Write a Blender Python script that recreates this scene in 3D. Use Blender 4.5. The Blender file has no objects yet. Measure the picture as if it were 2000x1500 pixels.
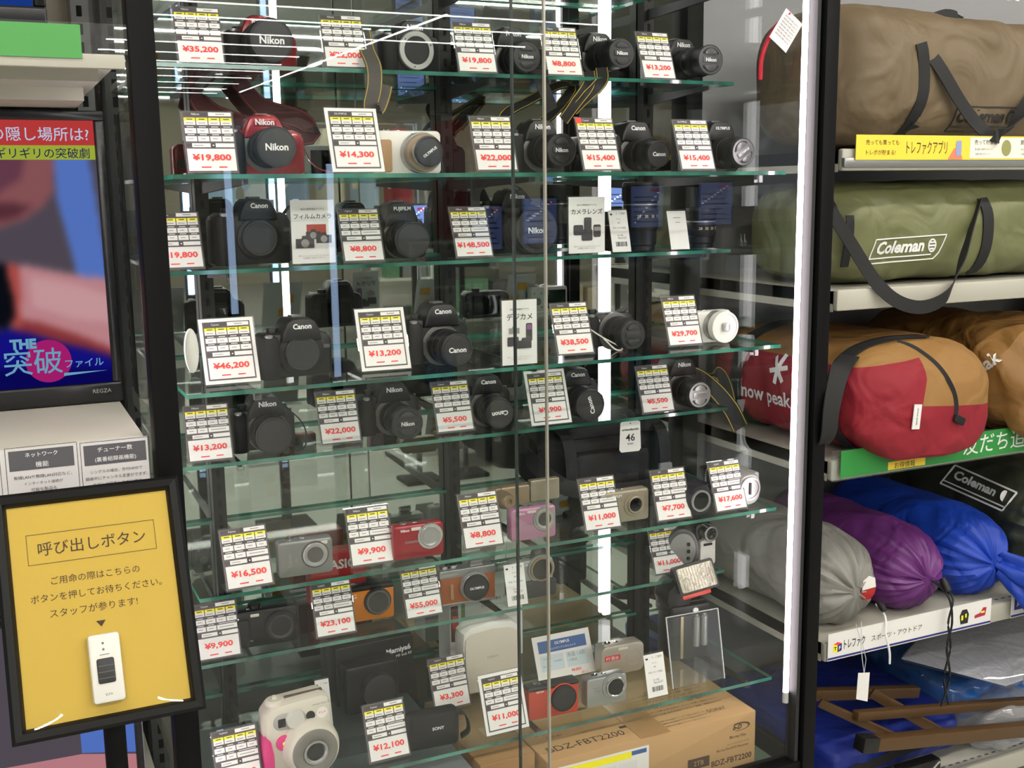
# Camera shop display: glass cabinet of second-hand cameras, TV rack on the left, camping bags on the right.
import bpy, bmesh, math, random
from mathutils import Vector, Matrix, noise
from mathutils.bvhtree import BVHTree
random.seed(7)
sc = bpy.context.scene
COL = sc.collection
R = math.radians
V = Vector
PI = math.pi

# ------------------------------------------------------------------ camera
FPX = 2190.1
YAW, PIT, ROL = .436, .1696, -.0135
CAM = V((0, -1.5, 1.5))
FW = V((math.sin(YAW)*math.cos(PIT), math.cos(YAW)*math.cos(PIT), -math.sin(PIT)))
_r = V((math.cos(YAW), -math.sin(YAW), 0)); _u = _r.cross(FW)
RT = _r*math.cos(ROL)+_u*math.sin(ROL); UP = _u*math.cos(ROL)-_r*math.sin(ROL)
cd = bpy.data.cameras.new('camera'); cam = bpy.data.objects.new('camera', cd); COL.objects.link(cam)
cam.matrix_world = Matrix(((RT.x, UP.x, -FW.x, CAM.x), (RT.y, UP.y, -FW.y, CAM.y), (RT.z, UP.z, -FW.z, CAM.z), (0, 0, 0, 1)))
cd.sensor_width = 36; cd.sensor_fit = 'HORIZONTAL'; cd.lens = FPX/2000*36; cd.clip_start = .05; cd.clip_end = 100
sc.camera = cam

def hit(b, x, y, off=.0015):
    d = ray(x, y).normalized(); h = b.ray_cast(CAM, d)      # where a sight line meets a surface
    return h[0]-d*off if h[0] is not None else None
def ray(x, y): return FW+RT*((x-1000)/FPX)-UP*((y-750)/FPX)
def atY(x, y, Y): d = ray(x, y); return CAM+d*((Y-CAM.y)/d.y)      # where the sight line through a photo point meets the plane y = Y
def atZ(x, y, Z): d = ray(x, y); return CAM+d*((Z-CAM.z)/d.z)
def depth(p): return (V(p)-CAM).dot(FW)

sc.view_settings.view_transform = 'Standard'; sc.view_settings.look = 'None'
sc.view_settings.gamma = 1; sc.view_settings.use_curve_mapping = False
sc.view_settings.exposure = -0.12
cy = sc.cycles
cy.max_bounces = 12; cy.diffuse_bounces = 3; cy.glossy_bounces = 6; cy.transmission_bounces = 4; cy.transparent_max_bounces = 64
cy.caustics_reflective = True; cy.caustics_refractive = False; cy.sample_clamp_indirect = 4; cy.use_denoising = True

# ------------------------------------------------------------------ materials
def lin(c):
    return tuple((x/255/12.92 if x/255 <= .04045 else ((x/255+.055)/1.055)**2.4) for x in c)
def mat(name, rgb, rough=.5, metal=0., spec=.5, bump=0., bscale=80., coat=0., var=0., vscale=6.):
    m = bpy.data.materials.new(name); m.use_nodes = True
    nt = m.node_tree; b = nt.nodes['Principled BSDF']
    c = lin(rgb)
    b.inputs['Base Color'].default_value = (*c, 1); b.inputs['Roughness'].default_value = rough
    b.inputs['Metallic'].default_value = metal; b.inputs['Specular IOR Level'].default_value = spec
    b.inputs['Coat Weight'].default_value = coat
    if bump or var:
        tc = nt.nodes.new('ShaderNodeTexCoord')
    if var:
        n = nt.nodes.new('ShaderNodeTexNoise'); n.inputs['Scale'].default_value = vscale; n.inputs['Detail'].default_value = 4
        nt.links.new(tc.outputs['Object'], n.inputs['Vector'])
        mx = nt.nodes.new('ShaderNodeMix'); mx.data_type = 'RGBA'
        mx.inputs['A'].default_value = (*[x*(1-var) for x in c], 1); mx.inputs['B'].default_value = (*[min(1, x*(1+var)) for x in c], 1)
        nt.links.new(n.outputs['Fac'], mx.inputs['Factor']); nt.links.new(mx.outputs['Result'], b.inputs['Base Color'])
    if bump:
        n = nt.nodes.new('ShaderNodeTexNoise'); n.inputs['Scale'].default_value = bscale; n.inputs['Detail'].default_value = 3
        nt.links.new(tc.outputs['Object'], n.inputs['Vector'])
        bp = nt.nodes.new('ShaderNodeBump'); bp.inputs['Strength'].default_value = bump; bp.inputs['Distance'].default_value = .004
        nt.links.new(n.outputs['Fac'], bp.inputs['Height']); nt.links.new(bp.outputs['Normal'], b.inputs['Normal'])
    return m
def emis(name, rgb, s):
    m = bpy.data.materials.new(name); m.use_nodes = True; nt = m.node_tree
    nt.nodes.remove(nt.nodes['Principled BSDF'])
    e = nt.nodes.new('ShaderNodeEmission'); e.inputs['Color'].default_value = (*lin(rgb), 1); e.inputs['Strength'].default_value = s
    nt.links.new(e.outputs[0], nt.nodes['Material Output'].inputs['Surface']); return m
def glass(name, tint, f0=.04, haze=0., f90=.85):
    m = bpy.data.materials.new(name); m.use_nodes = True; nt = m.node_tree
    nt.nodes.remove(nt.nodes['Principled BSDF'])
    t = nt.nodes.new('ShaderNodeBsdfTransparent'); t.inputs['Color'].default_value = (*tint, 1)
    g = nt.nodes.new('ShaderNodeBsdfGlossy'); g.inputs['Roughness'].default_value = 0.0
    lw = nt.nodes.new('ShaderNodeLayerWeight'); lw.inputs['Blend'].default_value = .5
    p = nt.nodes.new('ShaderNodeMath'); p.operation = 'POWER'; p.inputs[1].default_value = 5
    ma = nt.nodes.new('ShaderNodeMath'); ma.operation = 'MULTIPLY_ADD'; ma.inputs[1].default_value = f90; ma.inputs[2].default_value = f0
    mx = nt.nodes.new('ShaderNodeMixShader'); L = nt.links
    L.new(lw.outputs['Facing'], p.inputs[0]); L.new(p.outputs[0], ma.inputs[0]); L.new(ma.outputs[0], mx.inputs[0])
    L.new(t.outputs[0], mx.inputs[1]); L.new(g.outputs[0], mx.inputs[2])
    out = mx.outputs[0]
    if haze:
        d = nt.nodes.new('ShaderNodeBsdfDiffuse'); d.inputs['Color'].default_value = (.8, .8, .8, 1)
        m2 = nt.nodes.new('ShaderNodeMixShader'); m2.inputs[0].default_value = haze
        L.new(out, m2.inputs[1]); L.new(d.outputs[0], m2.inputs[2]); out = m2.outputs[0]
    L.new(out, nt.nodes['Material Output'].inputs['Surface']); return m
def glass_edge(name):
    m = bpy.data.materials.new(name); m.use_nodes = True; nt = m.node_tree; L = nt.links
    nt.nodes.remove(nt.nodes['Principled BSDF'])
    tc = nt.nodes.new('ShaderNodeTexCoord'); n = nt.nodes.new('ShaderNodeTexNoise'); n.inputs['Scale'].default_value = 14
    mp = nt.nodes.new('ShaderNodeMapping'); mp.inputs['Scale'].default_value = (1, .3, .3)
    L.new(tc.outputs['Object'], mp.inputs[0]); L.new(mp.outputs[0], n.inputs['Vector'])
    cr = nt.nodes.new('ShaderNodeValToRGB'); cr.color_ramp.elements[0].position = .35; cr.color_ramp.elements[1].position = .75
    cr.color_ramp.elements[0].color = (*lin((26, 92, 78)), 1); cr.color_ramp.elements[1].color = (*lin((92, 190, 164)), 1)
    L.new(n.outputs['Fac'], cr.inputs[0])
    d = nt.nodes.new('ShaderNodeBsdfDiffuse'); tr = nt.nodes.new('ShaderNodeBsdfTranslucent'); g = nt.nodes.new('ShaderNodeBsdfGlossy')
    g.inputs['Roughness'].default_value = .08
    L.new(cr.outputs[0], d.inputs[0]); L.new(cr.outputs[0], tr.inputs[0])
    m1 = nt.nodes.new('ShaderNodeMixShader'); m1.inputs[0].default_value = .5; L.new(d.outputs[0], m1.inputs[1]); L.new(tr.outputs[0], m1.inputs[2])
    m2 = nt.nodes.new('ShaderNodeMixShader'); m2.inputs[0].default_value = .16; L.new(m1.outputs[0], m2.inputs[1]); L.new(g.outputs[0], m2.inputs[2])
    L.new(m2.outputs[0], nt.nodes['Material Output'].inputs['Surface']); return m

BLK = mat('black_plastic', (21, 21, 22), .42, bump=.03, bscale=900)
RUB = mat('black_rubber', (16, 16, 17), .72, bump=.08, bscale=700)
GLB = mat('gloss_black', (14, 14, 16), .12, coat=.4)
CAPM = mat('cap_black', (44, 44, 45), .45)
CAPD = mat('cap_recess', (16, 16, 17), .5)
LENSG = mat('lens_glass', (12, 12, 20), .04, coat=1)
SIL = mat('silver', (176, 176, 174), .32, .7)
SILP = mat('silver_paint', (168, 168, 164), .38, .35)
DGR = mat('grey_metal', (104, 102, 100), .36, .6)
CHR = mat('chrome', (205, 205, 205), .12, 1)
WHT = mat('white_plastic', (228, 226, 218), .35)
CRM = mat('cream_plastic', (214, 208, 192), .4)
REDM = mat('red_metallic', (140, 16, 28), .28, .3, coat=.5)
REDB = mat('red_gloss', (146, 12, 32), .25, .25, coat=.4)
REDC = mat('red_orange', (186, 62, 42), .4)
PNKM = mat('pink_metallic', (188, 138, 164), .3, .35)
HPNK = mat('hot_pink', (222, 60, 132), .4)
ORG = mat('orange_metal', (214, 128, 26), .35, .3)
LEA = mat('tan_leather', (164, 92, 50), .6, bump=.3, bscale=500)
TAN = mat('tan_grip', (172, 134, 96), .6)
BRZ = mat('bronze', (158, 138, 112), .35, .5)
BEI = mat('beige_metal', (166, 156, 136), .36, .5)
INKW = mat('white_lettering', (236, 236, 234), .5)
INKK = mat('black_lettering', (34, 32, 32), .6)
INKR = mat('red_lettering', (240, 66, 62), .6)
INKG = mat('grey_lettering', (150, 146, 142), .6)
PAPER = mat('white_paper', (236, 234, 230), .7)
CARDD = mat('card_print_dark', (92, 84, 86), .6)
CARDK = mat('card_print_black', (74, 68, 70), .6)
YEL = mat('card_print_yellow', (255, 244, 24), .6)
TAPE = mat('amber_tape', (206, 150, 32), .4)
BACKP = mat('paper_back', (206, 206, 200), .75)
ACR = glass('clear_acrylic', (.96, .97, .97), .05, .03)
PANE = glass('clear_glass', (.985, .992, .988), .028)
SHELFG = glass('shelf_glass', (.95, .985, .968), .035, f90=.55)
EDGE = glass_edge('green_glass_edge')
FRM = mat('black_frame', (12, 12, 13), .55, spec=.15)
ALU = mat('aluminium', (170, 170, 168), .35, .8)
UPR = mat('dark_upright', (44, 44, 43), .4, .6)
SLOT = mat('slot_black', (6, 6, 6), .9)
SHW = mat('shelf_white', (186, 183, 170), .45, var=.04)
RGR = mat('rack_grey', (92, 92, 98), .6)
KRF = mat('kraft_card', (190, 152, 104), .75, bump=.1, bscale=40, var=.06, vscale=9)
KRFD = mat('kraft_side', (170, 130, 84), .75, var=.06, vscale=9)
STRP = mat('black_webbing', (26, 26, 27), .75, bump=.15, bscale=600)
GRYF = mat('grey_strap', (84, 80, 76), .7)
YTH = mat('yellow_thread', (222, 190, 50), .6)
BLUT = mat('blue_tie', (30, 50, 170), .4)

# ------------------------------------------------------------------ mesh builder
_tc = {}
def text_geo(s, bold=0., shear=0.):
    k = (s, bold, shear)
    if k not in _tc:
        cu = bpy.data.curves.new('t', 'FONT'); cu.body = s; cu.size = 1; cu.resolution_u = 2; cu.offset = bold; cu.shear = shear
        ob = bpy.data.objects.new('t', cu)
        me = ob.to_mesh()
        vs = [v.co.copy() for v in me.vertices]; fs = [tuple(p.vertices) for p in me.polygons]
        ob.to_mesh_clear(); bpy.data.objects.remove(ob); bpy.data.curves.remove(cu)
        if vs:
            x0 = min(v.x for v in vs); x1 = max(v.x for v in vs); y0 = min(v.y for v in vs); y1 = max(v.y for v in vs)
        else: x0 = x1 = y0 = y1 = 0
        _tc[k] = (vs, fs, (x0, x1, y0, y1))
    return _tc[k]

class MB:
    def __init__(s): s.v = []; s.f = []; s.m = []; s.sm = []
    def add(s, vs, fs, mi=0, T=None, sm=True):
        o = len(s.v)
        s.v += [(T @ V(p)) if T is not None else V(p) for p in vs]
        for i, f in enumerate(fs):
            s.f.append(tuple(o+j for j in f)); s.m.append(mi[i] if isinstance(mi, (list, tuple)) else mi); s.sm.append(sm)
        return s
    def box(s, x0, x1, y0, y1, z0, z1, mi=0, T=None):
        vs = [(x, y, z) for x in (x0, x1) for y in (y0, y1) for z in (z0, z1)]
        return s.add(vs, [(0, 1, 3, 2), (4, 6, 7, 5), (0, 4, 5, 1), (2, 3, 7, 6), (0, 2, 6, 4), (1, 5, 7, 3)], mi, T, False)
    def extr(s, out, y0, y1, b=0., mi=0, T=None, n=2):
        # outline of (x, z) points extruded from y0 to y1 with edges rounded by b
        N = len(out); A = sum(out[i][0]*out[(i+1) % N][1]-out[(i+1) % N][0]*out[i][1] for i in range(N))
        if A < 0: out = out[::-1]
        nor = []
        for i in range(N):
            p, q, r = V(out[i-1]), V(out[i]), V(out[(i+1) % N])
            e1 = (q-p).normalized() if (q-p).length > 1e-9 else V((1, 0)); e2 = (r-q).normalized() if (r-q).length > 1e-9 else e1
            t = V((e1.y, -e1.x))+V((e2.y, -e2.x))
            nor.append(t.normalized() if t.length > 1e-6 else V((e1.y, -e1.x)))
        rings = []
        if b:
            for k in range(n+1):
                a = PI/2*k/n; rings.append((y0+b*(1-math.sin(a)), b*(1-math.cos(a))))
            rings = [(y0+b*(1-math.cos(PI/2*(k/n))), b*(1-math.sin(PI/2*(k/n)))) for k in range(n+1)]
            rings += [(y1-b*(1-math.cos(PI/2*(1-k/n))), b*(1-math.sin(PI/2*(1-k/n)))) for k in range(n+1)]
        else: rings = [(y0, 0), (y1, 0)]
        vs = []
        for y, d in rings:
            for q, m in zip(out, nor): vs.append((q[0]-m.x*d, y, q[1]-m.y*d))
        fs = []
        for k in range(len(rings)-1):
            for i in range(N):
                j = (i+1) % N; fs.append((k*N+i, k*N+j, (k+1)*N+j, (k+1)*N+i))
        fs.append(tuple(range(N))[::-1]); fs.append(tuple((len(rings)-1)*N+i for i in range(N)))
        return s.add(vs, fs, mi, T)
    def rbox(s, x0, x1, y0, y1, z0, z1, r=.004, b=.002, mi=0, T=None):
        return s.extr(rrect(x0, x1, z0, z1, r), y0, y1, b, mi, T)
    def lathe(s, prof, mi=0, T=None, seg=40, rib=0., ribs=None):
        # prof: (y, r) pairs from back to front around the local y axis; mi may be one index per band
        vs = []; fs = []; ms = []
        for k, (y, r) in enumerate(prof):
            for i in range(seg):
                a = 2*PI*i/seg; rr = r
                if ribs and k in ribs and i % 2: rr = r-rib
                vs.append((rr*math.cos(a), y, rr*math.sin(a)))
        for k in range(len(prof)-1):
            for i in range(seg):
                j = (i+1) % seg; fs.append((k*seg+i, k*seg+j, (k+1)*seg+j, (k+1)*seg+i)); ms.append(mi[k] if isinstance(mi, (list, tuple)) else mi)
        if prof[0][1] > 1e-6: fs.append(tuple(range(seg))); ms.append(ms[0])
        if prof[-1][1] > 1e-6: fs.append(tuple((len(prof)-1)*seg+i for i in range(seg))); ms.append(ms[-2] if prof[0][1] > 1e-6 else ms[-1])
        return s.add(vs, fs, ms, T)
    def loft(s, rings, mi=0, T=None, cap=True, mf=None):
        N = len(rings[0]); vs = [p for r in rings for p in r]; fs = []; ms = []
        for k in range(len(rings)-1):
            for i in range(N):
                j = (i+1) % N; fs.append((k*N+i, k*N+j, (k+1)*N+j, (k+1)*N+i)); ms.append(mf(k, i) if mf else mi)
        if cap:
            fs.append(tuple(range(N))); ms.append(mf(0, 0) if mf else mi)
            fs.append(tuple((len(rings)-1)*N+i for i in range(N))); ms.append(mf(len(rings)-2, 0) if mf else mi)
        return s.add(vs, fs, ms, T)
    def tube(s, path, r, mi=0, seg=8, T=None):
        path = [V(p) for p in path]; rings = []
        up = V((0, 0, 1))
        for i, p in enumerate(path):
            t = (path[min(i+1, len(path)-1)]-path[max(i-1, 0)]).normalized()
            a = t.cross(up)
            if a.length < .05: a = t.cross(V((1, 0, 0)))
            a.normalize(); b = t.cross(a)
            rr = r[i] if isinstance(r, (list, tuple)) else r
            rings.append([p+a*rr*math.cos(2*PI*k/seg)+b*rr*math.sin(2*PI*k/seg) for k in range(seg)])
        return s.loft(rings, mi, T)
    def ribbon(s, path, side, width, th=.0015, mi=0, T=None, off=0.):
        path = [V(p) for p in path]; rings = []
        for i, p in enumerate(path):
            t = (path[min(i+1, len(path)-1)]-path[max(i-1, 0)]).normalized()
            w = V(side[i] if isinstance(side, list) else side); w = (w-t*w.dot(t)).normalized(); n = t.cross(w)
            c = p+w*off; h = w*width/2; k = n*th/2
            rings.append([c-h-k, c+h-k, c+h+k, c-h+k])
        return s.loft(rings, mi, T)
    def quad(s, pts, mi=0, T=None): return s.add(pts, [tuple(range(len(pts)))], mi, T, False)
    def rect(s, x0, x1, z0, z1, y, mi=0, T=None): return s.quad([(x0, y, z0), (x1, y, z0), (x1, y, z1), (x0, y, z1)], mi, T)
    def text(s, txt, x, z, y, h=None, w=None, mi=0, T=None, bold=0., shear=0., align='C', back=False, rot=0., cap=None, fn=None):
        if bold and any(ord(c) > 0x2000 for c in txt): bold = min(bold, .004 if any(0x4e00 <= ord(c) < 0xa000 for c in txt) else .011)
        # lettering centred on (x, z) in the plane y; h = ink height, or w = ink width
        vs, fs, (x0, x1, y0, y1) = text_geo(txt, bold, shear)
        if not vs: return s
        k = h/(y1-y0) if h else w/(x1-x0)
        kx = k if not (h and w) else w/(x1-x0)
        ax = {'C': (x0+x1)/2, 'L': x0, 'R': x1}[align]; az = (y0+y1)/2
        c, q = math.cos(rot), math.sin(rot); out = []
        for p in vs:
            u, v = (p.x-ax)*kx, (p.y-az)*k
            u, v = u*c-v*q, u*q+v*c
            out.append((x+(-u if back else u), y, z+v))
        if fn: out = [fn(p) for p in out]
        return s.add(out, fs, mi, T, False)
    def bvh(s): return BVHTree.FromPolygons(s.v, s.f)
    def build(s, name, mats, parent=None, loc=None, rz=0., sharp=38, recalc=True):
        me = bpy.data.meshes.new(name); me.from_pydata([tuple(p) for p in s.v], [], s.f)
        mats = mats if isinstance(mats, (list, tuple)) else [mats]
        for m in mats: me.materials.append(m)
        me.polygons.foreach_set('material_index', s.m); me.polygons.foreach_set('use_smooth', s.sm)
        if recalc:
            bm = bmesh.new(); bm.from_mesh(me); bmesh.ops.recalc_face_normals(bm, faces=bm.faces); bm.to_mesh(me); bm.free()
        me.set_sharp_from_angle(angle=R(sharp)); me.update()
        o = bpy.data.objects.new(name, me); COL.objects.link(o)
        if parent: o.parent = parent
        if loc is not None: o.location = loc
        o.rotation_euler.z = rz
        return o

def rrect(x0, x1, z0, z1, r, n=5):
    r = min(r, (x1-x0)/2.01, (z1-z0)/2.01); out = []
    for cx, cz, a0 in ((x1-r, z0+r, -90), (x1-r, z1-r, 0), (x0+r, z1-r, 90), (x0+r, z0+r, 180)):
        for k in range(n+1):
            a = R(a0+90*k/n); out.append((cx+r*math.cos(a), cz+r*math.sin(a)))
    return out
def tag(o, label=None, cat=None, group=None, kind=None):
    if label: o['label'] = label
    if cat: o['category'] = cat
    if group: o['group'] = group
    if kind: o['kind'] = kind
    return o
def thing(name, label, cat, loc=(0, 0, 0), rz=0., group=None, rx=0.):
    o = bpy.data.objects.new(name, None); COL.objects.link(o); o.empty_display_size = .05
    o.location = loc; o.rotation_euler = (rx, 0, rz); return tag(o, label, cat, group)
def lp(o, text): o['label'] = text; return o      # label on a part that looks different
def curve_pts(pts, n=24):
    # smooth path through points (Catmull-Rom)
    P = [V(p) for p in pts]; P = [P[0]*2-P[1]]+P+[P[-1]*2-P[-2]]; out = []
    for i in range(1, len(P)-2):
        m = max(2, n//(len(P)-3))
        for k in range(m):
            t = k/m; a, b, c, d = P[i-1], P[i], P[i+1], P[i+2]
            out.append(.5*((2*b)+(c-a)*t+(2*a-5*b+4*c-d)*t*t+(3*b-a-3*c+d)*t**3))
    out.append(P[-2]); return out
RZ = lambda a: Matrix.Rotation(a, 4, 'Z')
RX = lambda a: Matrix.Rotation(a, 4, 'X')
RY = lambda a: Matrix.Rotation(a, 4, 'Y')
TR = lambda x, y, z: Matrix.Translation((x, y, z))
# ------------------------------------------------------------------ the setting
def struct(o): o['kind'] = 'structure'; return o
FLOORM = mat('floor_tile', (204, 205, 194), .35, var=.05, vscale=2)
CEILM = mat('ceiling_paint', (118, 114, 106), .8)
WALLM = mat('wall_paint', (190, 182, 160), .8)
WALLD = mat('wall_grey', (120, 118, 116), .8)
struct(MB().box(-9, 14, -17.2, 1.2, -.1, 0).build('floor', FLOORM))
struct(MB().box(-9, 14, -17.2, 1.2, 3.1, 3.2).build('ceiling', CEILM))
struct(MB().box(-9, 14, -17.2, -17, 0, 3.1).build('wall_front', WALLM))
struct(MB().box(-9, 14, 1.0, 1.2, 0, 3.1).build('wall_back', WALLD))
w = bpy.data.worlds.new('world'); sc.world = w; w.use_nodes = True
w.node_tree.nodes['Background'].inputs[0].default_value = (.92, .97, 1, 1); w.node_tree.nodes['Background'].inputs[1].default_value = .9

FILL_LAMP = emis('fill_lamp_light', (255, 250, 240), 76)
LAMPF = emis('lamp_light_thin', (255, 252, 246), 30)
LAMPH = mat('lamp_housing', (200, 200, 198), .5)
def ceiling_lamp(x0, y0, x1, y1, label, group, hw=.028, lm=None):
    L = math.hypot(x1-x0, y1-y0); a = math.atan2(y1-y0, x1-x0)
    t = thing('ceiling_lamp', label, 'lamp', ((x0+x1)/2, (y0+y1)/2, 2.96), a, group)
    hh = .032 if hw > .02 else .010
    MB().box(-L/2-.02, L/2+.02, -hw*1.2, hw*1.2, hh, .14).build('housing', LAMPH, t)
    MB().box(-L/2, L/2, -hw, hw, 0, hh).build('diffuser', lm or FILL_LAMP, t)
grp = 'linear ceiling lamps over the shop floor'
ORD = ('first', 'second', 'third', 'fourth', 'fifth', 'sixth', 'seventh', 'eighth', 'ninth', 'tenth', 'eleventh', 'twelfth')
for n, y in enumerate((2, 31, 61, 83, 103, 120, 135, 149, 161, 172, 181)):
    q = atZ(336, y, 2.96)
    ceiling_lamp(1.2, -q.y, 3.25 if y > 70 else 5.2, -q.y, 'thin ceiling lamp across the shop, %s line from the top reflected in the cabinet glass' % ORD[n], grp, .006, LAMPF)
p, q = atZ(468, 181, 2.96), atZ(872, 30, 2.96)
ceiling_lamp(p.x, -p.y, q.x, -q.y, 'long ceiling lamp running away down the shop, reflected as a slanting line', 'slanting ceiling lamp', .012, LAMPF)
for n, y in enumerate((-.9, -2.6, -4.3, -6.0)):  # unseen lamps added to brighten the aisle and the rack bags
    for x, pl in ((-.9, 'left'), (1.6, 'middle'), (4.1, 'right')): ceiling_lamp(x-.75, y, x+.75, y, '%s added fill lamp of the %s row over the aisle away from the cabinet' % (pl, ORD[n]), 'added aisle fill lamps')

# ------------------------------------------------------------------ the glass cabinet
XL, XR, YM = .205, 1.243, .452
SZ = [1.846, 1.686, 1.52575, 1.388, 1.2295, 1.092875, .93675, .773625, .6155]
TOP = [z+.003 for z in SZ]
YF = [.055 if i % 2 == 0 else .206 for i in range(9)]
cab = thing('display_cabinet', 'tall black framed glass showcase full of second-hand cameras and price cards', 'cabinet', (.735, .22, 0))
CL = V((.735, .22, 0))
def cpart(mb, name, m, label=None):
    T = Matrix.Translation(-CL); mb.v = [T @ p for p in mb.v]
    o = mb.build(name, m, cab)
    if label: o['label'] = label
    return o
for (x0, x1, y0, y1, l) in ((.181, .213, -.012, .03, 'black front left corner post'), (1.263, 1.290, -.012, .03, 'black front right corner post'),
                            (.19, .215, .44, .475, 'black rear left corner post'), (1.287, 1.326, .425, .475, 'black rear right corner post')):
    cpart(MB().rbox(x0, x1, y0, y1, 0, 2.15, .002, .0015), 'corner_post', FRM, l)
cpart(MB().box(1.2505, 1.2575, -.004, .022, .44, 2.1), 'door_channel', mat('channel_grey', (40, 40, 40), .7), 'aluminium channel beside the right post')
cpart(MB().rbox(.213, 1.263, -.008, .03, .36, .477, .003, .002).box(.2, 1.31, .03, .47, .36, .455), 'base', FRM)
cpart(MB().box(.2, 1.31, 0, .47, .02, .36), 'plinth', FRM)
cpart(MB().box(.2, 1.31, 0, .47, 2.1, 2.15), 'canopy', FRM)
cpart(MB().box(.215, 1.248, .02, .448, .4555, .458), 'deck_mat', mat('deck_mat', (96, 116, 98), .6, var=.1, vscale=20), 'grey green mat on the cabinet floor')
cpart(MB().box(.214, .756, -.004, .001, .478, 2.098), 'sliding_door', PANE, 'left glass sliding door')
cpart(MB().box(.709, 1.262, .006, .011, .478, 2.098), 'sliding_door', PANE, 'right glass sliding door')
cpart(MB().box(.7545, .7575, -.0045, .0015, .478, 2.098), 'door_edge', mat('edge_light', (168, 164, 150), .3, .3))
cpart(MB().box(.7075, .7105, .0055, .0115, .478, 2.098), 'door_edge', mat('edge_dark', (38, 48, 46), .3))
cpart(MB().box(.184, .189, .03, .44, .46, 2.1), 'side_pane', PANE)
cpart(MB().box(1.289, 1.2935, .03, .43, .46, 2.1), 'side_pane', PANE)
MIR = mat('mirror', (206, 212, 208), .015, 1)
cpart(MB().box(.215, 1.287, YM, YM+.006, .458, 2.1), 'mirror', MIR, 'mirror forming the back of the cabinet')
def pane_box(x0, x1, y0, y1, z0, z1):
    m = MB(); m.box(x0, x1, y0, y1, z0, z1)
    m.m[:] = [1, 1, 1, 1, 0, 0]; return m
for i in range(9):
    cpart(pane_box(.2345, 1.2415 if i else 1.14, YF[i], .441, SZ[i]-.003, SZ[i]+.003), 'shelf', [SHELFG, EDGE])
for xu in (.334, .774, 1.199):
    m = MB(); m.box(xu-.011, xu+.011, .425, .449, .46, 2.1)
    for k in range(60): m.box(xu-.003, xu+.003, .4244, .4252, .48+k*.027, .494+k*.027, 1)
    cpart(m, 'upright', [UPR, SLOT], 'slotted dark metal upright')
    for i in range(9):
        L = .441-YF[i]-.035
        m = MB()
        z = SZ[i]-.0035
        m.extr([(0, 0), (0, -.018), (-.03, -.018), (-L, -.007), (-L, 0)], -.003, .003, 0, 0, TR(xu, .425, z) @ RZ(-PI/2) @ Matrix.Scale(-1, 4, (1, 0, 0)))
        m.box(xu-.005, xu+.005, .425-L-.006, .425-L+.004, z-.012, z, 1)
        cpart(m, 'shelf_bracket', [UPR, ACR])
LED = emis('led_white', (255, 240, 246), 21)
GLOWR = emis('rear_glow', (255, 250, 250), 6)
for x, yl, l in ((1.2425, .016, 'lit white LED tube inside the right post'), (.200, .046, 'lit white LED tube hidden behind the left post')):
    T = TR(x, yl, 0) @ RX(PI/2)
    z0 = .605 if x > 1 else .56
    cpart(MB().lathe([(z, .0048) for z in (2.09, z0)], 0, T, 16), 'led_tube', LED, l)
    cpart(MB().lathe([(z, .0056) for z in (z0, z0-.02)], 0, T, 16), 'tube_cap', LAMPH)
for xr, za, zb, hw in ((.474, 1.26, 2.05, .004), (1.116, .625, 2.05, .0085)):  # glowing strips added to stand for bright bars of unclear source
    cpart(MB().rbox(xr-hw, xr+hw, .440, .448, za, zb, .003, .002), 'glow_strip', GLOWR, 'glowing white strip standing for a bright bar at the back of the cabinet')
c = atY(375, 686, .02)
cpart(MB().extr([(c.x+.0095*math.cos(2*PI*k/24), c.z+.030*math.sin(2*PI*k/24)) for k in range(24)], .02, .03, .003), 'door_bumper', WHT, 'white oval bumper on the left door edge')

# ------------------------------------------------------------------ price cards
def sheet_geo(w, h, var, fr, red=False):
    # printed sheet, standing in the x-z plane; face towards -y; 0 paper 1 dark print 2 black 3 yellow 4 grey 5 red
    m = MB(); o = fr
    m.box(-w/2-o, w/2+o, -.0006, 0, -o, h+o, 0)
    y = -.0009
    X = lambda u: -w/2+u*w
    m.rect(-w/2, w/2, 0, h, y, 1)
    def cell(u0, u1, v0, v1, mi=0, k=2): m.rect(X(u0), X(u1), v0*h, v1*h, y-.0003*(k-1), mi)
    cell(.03, .5, .918, .982, 2); cell(.52, .97, .922, .984, 0); cell(.66, .84, .945, .960, 4, 3)
    if red: cell(.0, .16, .9, 1., 5, 3)
    for c in range(4):
        u0, u1 = .03+c*.24, .25+c*.24
        cell(u0, u1, .775, .892, 0); cell(u0, u1, .842, .892, 3, 3); cell(u0+.05, u1-.05, .858, .876, 1, 4); cell(u0+.03, u1-.04, .798, .812, 4, 3)
    for r, (v0, v1) in enumerate(((.635, .72), (.505, .59))):
        cs = [(.03+c*.24, .25+c*.24) for c in range(4)]
        if var and r: cs = [(.03, .25), (.27, .49), (.51, .97)]
        for n, (u0, u1) in enumerate(cs):
            cell(u0, u1, v0, v1, 0); cell(u0, u1, v1+.006, v1+.04, 2); cell(u0+.04, u1-.04, v1+.016, v1+.028, 0, 3)
            cell(u0+.05, u1-.07, (v0+v1)/2-.006, (v0+v1)/2+.006, 4, 3)
    cell(.03, .14, .41, .47, 2); cell(.14, .50, .41, .475, 0); cell(.51, .60, .40, .48, 2); cell(.60, .97, .41, .475, 0); cell(.17, .36, .435, .447, 4, 3); cell(.54, .57, .43, .45, 0, 3)
    cell(.03, .97, .025, .385, 0)
    cell(.28, .47, .074, .094, 5, 3); cell(.62, .78, .074, .094, 5, 3)
    return m
SMATS = [PAPER, CARDD, CARDK, YEL, INKG, INKR]
CGRP = 'price cards in the camera cabinet'
_shm = {}
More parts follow.
